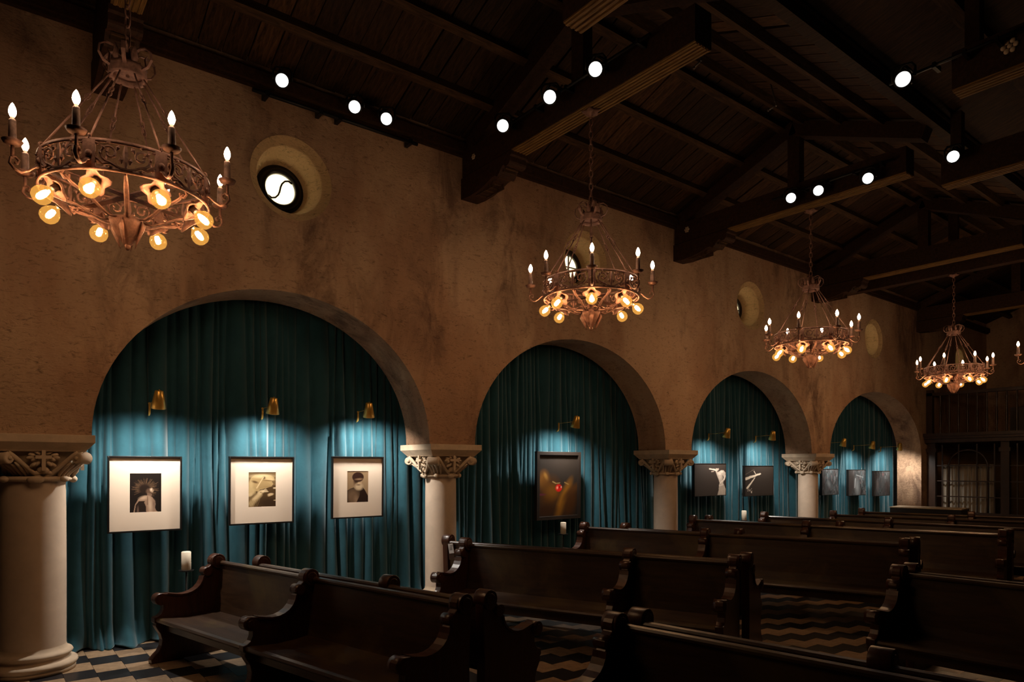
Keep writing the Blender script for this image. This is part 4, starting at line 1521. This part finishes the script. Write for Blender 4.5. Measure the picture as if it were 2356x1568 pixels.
# white card and holder on the wall end of the pew behind the second column
card = thing('notice_card', 'small white printed card on the pew end beside the second column', 'card', (4.682, 7.202, 0.0), atan2(-3.46, 1.39))
MB().obox((0.0, 0.0, 0.885), (0.036, 0, 0.006), (0, 0.003, 0), (-0.012, 0.0, 0.062)).build('paper_sheet', 'paper', card)
lines = MB()
for k in range(4):
    lines.obox((-0.004 * k * 0.5 + 0.004, -0.0036, 0.925 - 0.018 * k), (0.022, 0, 0.0036), (0, 0.0004, 0), (-0.0006, 0, 0.003))
lines.build('printed_lines', 'frame_dark', card)
MB().obox((0.012, 0.002, 0.79), (0.042, 0, 0.006), (0, 0.008, 0), (-0.006, 0.0, 0.036)).build('card_holder', 'corbel_wood', card)

# ------------------------------------------------------------------ pillar candles on iron stands
for (x, y, zb, zt, r, lab) in ((1.775, 7.93, 0.80, 1.0, 0.048, 'white pillar candle on iron stand below the spiky-halo photograph'),
                               (7.245, 7.93, 0.86, 1.045, 0.045, 'white pillar candle on iron stand below the red-ball painting'),
                               (12.16, 7.93, 0.84, 1.035, 0.048, 'white pillar candle on iron stand below the black square photographs')):
    t = thing('candle_stand', lab, 'candle', (x, y, 0), 0, 'pillar candles along the curtains')
    MB().lathe([(0.0005, zb), (r - 0.004, zb), (r, zb + 0.004), (r, zt - 0.006), (r - 0.008, zt), (0.012, zt - 0.012), (0.0005, zt - 0.013)], 24).tube(
        [(0, 0, zt - 0.013), (0.002, 0, zt + 0.008)], 0.0015, 5).build('candle', 'wax', t)
    MB().lathe([(0.0005, zb - 0.012), (0.07, zb - 0.012), (0.078, zb + 0.002), (0.074, zb + 0.003), (0.068, zb - 0.004), (0.0005, zb - 0.003)], 24).build('drip_plate', 'black_metal', t)
    MB().tube([(0, 0, 0.03), (0, 0, zb - 0.01)], 0.009, 8).ell((0, 0, zb * 0.55), (0.018, 0.018, 0.025), 10, 6).build('stem', 'black_metal', t)
    for k in range(3):
        a = 2 * pi * k / 3 + 0.4
        MB().tube([(0, 0, 0.12), (0.05 * cos(a), 0.05 * sin(a), 0.07), (0.12 * cos(a), 0.12 * sin(a), 0.03), (0.15 * cos(a), 0.15 * sin(a), 0.006)], 0.007, 6).build('foot', 'black_metal', t)

# ------------------------------------------------------------------ stage spotlights
def make_spot():
    t = thing('stage_spotlight', 'x', 'spotlight', (0, 0, 0), 0, 'black stage spotlights under the roof')
    b = MB().lathe([(0.0005, -0.20), (0.04, -0.20), (0.06, -0.18), (0.07, -0.10), (0.073, 0.0), (0.082, 0.012), (0.082, 0.035), (0.068, 0.035), (0.066, 0.004), (0.0005, 0.003)], 28)
    b.build('can', 'black_metal', t)
    MB().lathe([(0.0005, 0.016), (0.03, 0.0155), (0.05, 0.013), (0.064, 0.008), (0.064, 0.005), (0.0005, 0.005)], 28).build('lens', 'lens', t)
    return t


spots = [
    ((2.569, 7.25, 6.03), 'w', 'spotlight at the left end of the pipe above the first round window'),
    ((3.403, 7.25, 6.02), 'w', 'middle of three spotlights on the wall pipe'),
    ((3.806, 7.25, 6.01), 'w', 'right-hand spotlight of the three on the wall pipe'),
    ((4.75, 6.223, 5.816), 't', 'spotlight nearest the wall on the yellowish truss'),
    ((4.75, 5.408, 5.798), 't', 'middle of three spotlights on the yellowish truss'),
    ((4.75, 4.735, 5.782), 't', 'highest of three spotlights on the yellowish truss'),
    ((9.15, 5.209, 5.746), 't', 'brightest spotlight straight above the third chandelier'),
    ((9.15, 4.806, 5.723), 't', 'second of four spotlights on the rosette truss'),
    ((9.15, 4.14, 5.67), 't', 'third of four spotlights on the rosette truss'),
    ((9.42, 3.153 * 9.42 / 9.15, 1.9 + (5.60 - 1.9) * 9.42 / 9.15), 't', 'fourth spotlight of the row, far right under the roof'),
    ((6.92, 2.806, 5.583), 't', 'lone spotlight high at upper right beside a rosette'),
]
sp0 = make_spot()
for k, (loc, kind, lab) in enumerate(spots):
    s = sp0 if k == 0 else copy_tree(sp0)
    s.location = loc
    tgt = Vector((-0.6, 0.2, 1.6)) if kind == 'w' else Vector((-0.2, 0.6, 1.7))
    d = (tgt - Vector(loc)).normalized()
    q = d.to_track_quat('Z', 'Y')
    s.rotation_euler = q.to_euler()
    s['label'] = lab
    Mi = q.to_matrix().transposed()
    up = Mi @ Vector((0, 0, 1))
    back = Mi @ (Vector((0, 1, 0)) if kind == 'w' else Vector((1, 0, 0)))
    sd = Vector((0, 0, 1)).cross(up).normalized() * 0.095
    c = Vector((0, 0, -0.07))
    y = MB()
    top = up * 0.135
    dist = 0.17
    y.tube([c + sd, c + sd + top * 0.7, c + sd * 0.7 + top, c - sd * 0.7 + top, c - sd + top * 0.7, c - sd], 0.008, 6, flat=(1.4, 0.7))
    y.build('yoke', 'black_metal', s)
    cl = MB().tube([c + top, c + top + back * (dist if kind == 'w' else 0.33 if k == 9 else 0.20)], 0.014, 8)
    cl.build('clamp', 'black_metal', s)
    cb = MB()
    a = Vector((0, 0, -0.20))
    cb.tube([a, a + back * 0.06 - up * 0.05, a + back * 0.12 - up * 0.03, c + top + back * 0.10], 0.006, 5)
    cb.build('cable', 'black_metal', s)

# pipe on the wall for the three left spotlights
t = thing('lighting_pipe', 'long black pipe fixed along the top of the wall, holding three spotlights', 'pipe', (2.3, 7.38, 5.90))
MB().tube([(0, 0, 0), (2.0, 0, 0)], 0.022, 12).build('pipe', 'black_metal', t)
for x in (0.15, 0.75, 0.98, 1.9):
    MB().box(x - 0.02, x + 0.02, -0.03, 0.11, -0.03, 0.03).build('clamp', 'black_metal', t)
MB().box(0.25, 1.95, 0.05, 0.075, 0.09, 0.16).build('batten', 'purlin_wood', t)
# cable bars along the two lit trusses
for (x, y0, y1, z, lab) in ((4.93, 4.2, 6.5, 5.93, 'thin black cable bar on the near face of the yellowish truss'),
                            (9.32, 3.9, 5.6, 5.88, 'thin black cable bar on the near face of the rosette truss'),
                            (7.09, 1.7, 3.0, 5.68, 'thin black bar behind the lone spotlight at upper right')):
    o = MB().tube([(0, y0, 0), (0, (y0 + y1) / 2, 0), (0, y1, 0)], 0.016, 8)
    for q in range(5):
        yy = y0 + 0.15 + (y1 - y0 - 0.3) * q / 4
        o.box(-0.02, 0.12, yy - 0.015, yy + 0.015, -0.025, 0.025)
    b = o.build('cable_bar', 'black_metal', None, (x, 0, z))
    tag(b, lab, 'bar', 'cable bars on the trusses')

# bent metal conduits hanging from the roof
for (pts, lab) in (([(6.5, 4.95, 7.05), (6.5, 4.93, 6.95), (6.5, 4.80, 6.60), (6.5, 4.79, 6.54), (6.46, 4.86, 6.47)], 'bent metal conduit hanging near the top centre'),
                   ([(8.0, 4.87, 7.0), (8.0, 4.86, 6.92), (8.0, 4.77, 6.56), (8.0, 4.755, 6.50), (7.96, 4.84, 6.46)], 'bent metal conduit hanging above the four-spotlight truss')):
    o = MB().tube(pts, 0.011, 8)
    for p in pts[1:]:
        o.ell(p, (0.017, 0.017, 0.017), 8, 6)
    tag(o.build('conduit', 'pipe_metal'), lab, 'pipe', 'hanging conduits')

# ------------------------------------------------------------------ far end: balcony and glazed screen
XS = 19.95
scr = thing('glazed_screen', 'dark wooden screen with arched glazed panels below the balcony', 'screen', (XS, 0, 0))
posts = [7.36, 5.72, 4.05, 2.38, 0.7]
for y in posts:
    MB().box(-0.07, 0.07, y - 0.09, y + 0.09, 0, 2.55).box(-0.10, 0.10, y - 0.12, y + 0.12, 0, 0.25).box(-0.10, 0.10, y - 0.12, y + 0.12, 2.30, 2.40).build('post', 'screen_wood', scr)
for k in range(len(posts) - 1):
    ya, yb = posts[k + 1] + 0.09, posts[k] - 0.09
    w = yb - ya
    m = MB()
    m.box(-0.05, 0.05, ya, yb, 0.0, 0.72)
    m.box(-0.06, 0.06, ya, yb, 0.70, 0.76)
    m.build('lower_panel', 'screen_wood', scr)
    cy = (ya + yb) / 2
    r = w * 0.30
    zs = 1.92
    pts = [(0, cy - r, 0.76)] + [(0, cy - r * cos(pi * q / 14), zs + r * sin(pi * q / 14)) for q in range(15)] + [(0, cy + r, 0.76)]
    MB().tube(pts, 0.022, 6).build('arch_bar', 'screen_wood', scr)
    for u in (0.10, 0.36, 0.64, 0.90):
        yy = ya + w * u
        MB().box(-0.014, 0.014, yy - 0.014, yy + 0.014, 0.76, 2.5).build('mullion', 'screen_wood', scr)
    for z in (1.15, 1.55, 1.95):
        MB().box(-0.012, 0.012, ya, yb, z - 0.014, z + 0.014).build('glazing_bar', 'screen_wood', scr)
for k, (ya, yb) in enumerate(((6.02, 7.2), (4.5, 5.15))):
    v, f = [], []
    n = 70
    for j in range(3):
        z = (0.0, 1.0, 1.98)[j]
        for i in range(n):
            y = ya + (yb - ya) * i / (n - 1)
            v.append((XS + 0.16 + 0.03 * sin(i * 1.1) + 0.012 * sin(i * 2.7 + j), y, z))
    for j in range(2):
        for i in range(n - 1):
            f.append((j * n + i, j * n + i + 1, (j + 1) * n + i + 1, (j + 1) * n + i))
    o = MB().add(v, f, True).build('sheer_curtain', 'pale_curtain')
    tag(o, ('pale sheer curtain behind the left arched panel of the screen', 'pale sheer curtain behind the second arched panel of the screen')[k], 'curtain', 'sheer curtains in the screen')
tag(MB().box(22.2, 22.3, 0.0, 7.5, 0, 2.55).build('wall_lobby', 'amber_wall'), kind='structure')

bal = thing('balcony', 'dark wooden balcony with balustrade at the far end', 'balcony', (XS, 0, 2.55))
MB().box(-0.18, 4.4, -5.9, 7.48, 0.0, 0.20).build('balcony_floor', 'screen_wood', bal)
MB().box(-0.30, 0.0, -5.9, 7.48, 0.16, 0.24).box(-0.25, 0.0, -5.9, 7.48, 0.10, 0.17).build('cornice', 'screen_wood', bal)
MB().box(-0.08, 0.06, -5.9, 7.48, 1.24, 1.32).build('hand_rail', 'screen_wood', bal)
MB().box(-0.08, 0.06, 7.34, 7.48, 0.24, 1.40).build('newel', 'screen_wood', bal)
bal_me = MB().lathe([(0.022, 0.24), (0.026, 0.30), (0.018, 0.36), (0.03, 0.55), (0.026, 0.75), (0.016, 0.95), (0.022, 1.10), (0.018, 1.25)], 8).mesh('baluster', 'screen_wood')
y = 7.17
while y > 1.0:
    put('baluster', bal_me, bal, (-0.01, y, 0))
    y -= 0.21
oc = thing('organ_case', 'black stepped organ case on the balcony at the right edge', 'organ', (21.6, 3.9, 2.75))
MB().box(0, 1.0, -2.5, 2.2, 0, 0.75).build('console', 'screen_wood', oc)
MB().box(0.2, 1.0, -2.4, 1.2, 0.75, 1.25).build('upper_case', 'screen_wood', oc)
MB().box(0.1, 1.05, -2.4, 0.6, 1.25, 2.0).box(0.05, 1.1, -2.45, 0.65, 2.0, 2.08).build('crest', 'screen_wood', oc)
for k in range(10):
    MB().lathe([(0.0005, 0.78), (0.045, 0.80), (0.045, 1.8 - 0.05 * abs(k - 4.5)), (0.0005, 1.8 - 0.05 * abs(k - 4.5))], 10, (0.12, -2.2 + 0.27 * k, 0)).build('organ_pipe', 'screen_wood', oc)

case = thing('long_case', 'long black case with its top coloured pale to look lit behind the last pews', 'case', (17.0, 5.62, 0), radians(96))
MB().box(0.0, 1.40, -0.35, 0.35, 0.84, 0.985).build('body', 'case_black', case, bevel=0.008)
MB().box(-0.01, 1.41, -0.36, 0.36, 0.985, 1.005).build('lid', 'lit_top', case)  # lid coloured pale to stand for light on a dark top
for x in (0.08, 1.32):
    for y in (-0.27, 0.27):
        MB().box(x - 0.035, x + 0.035, y - 0.035, y + 0.035, 0, 0.84).build('leg', 'case_black', case)
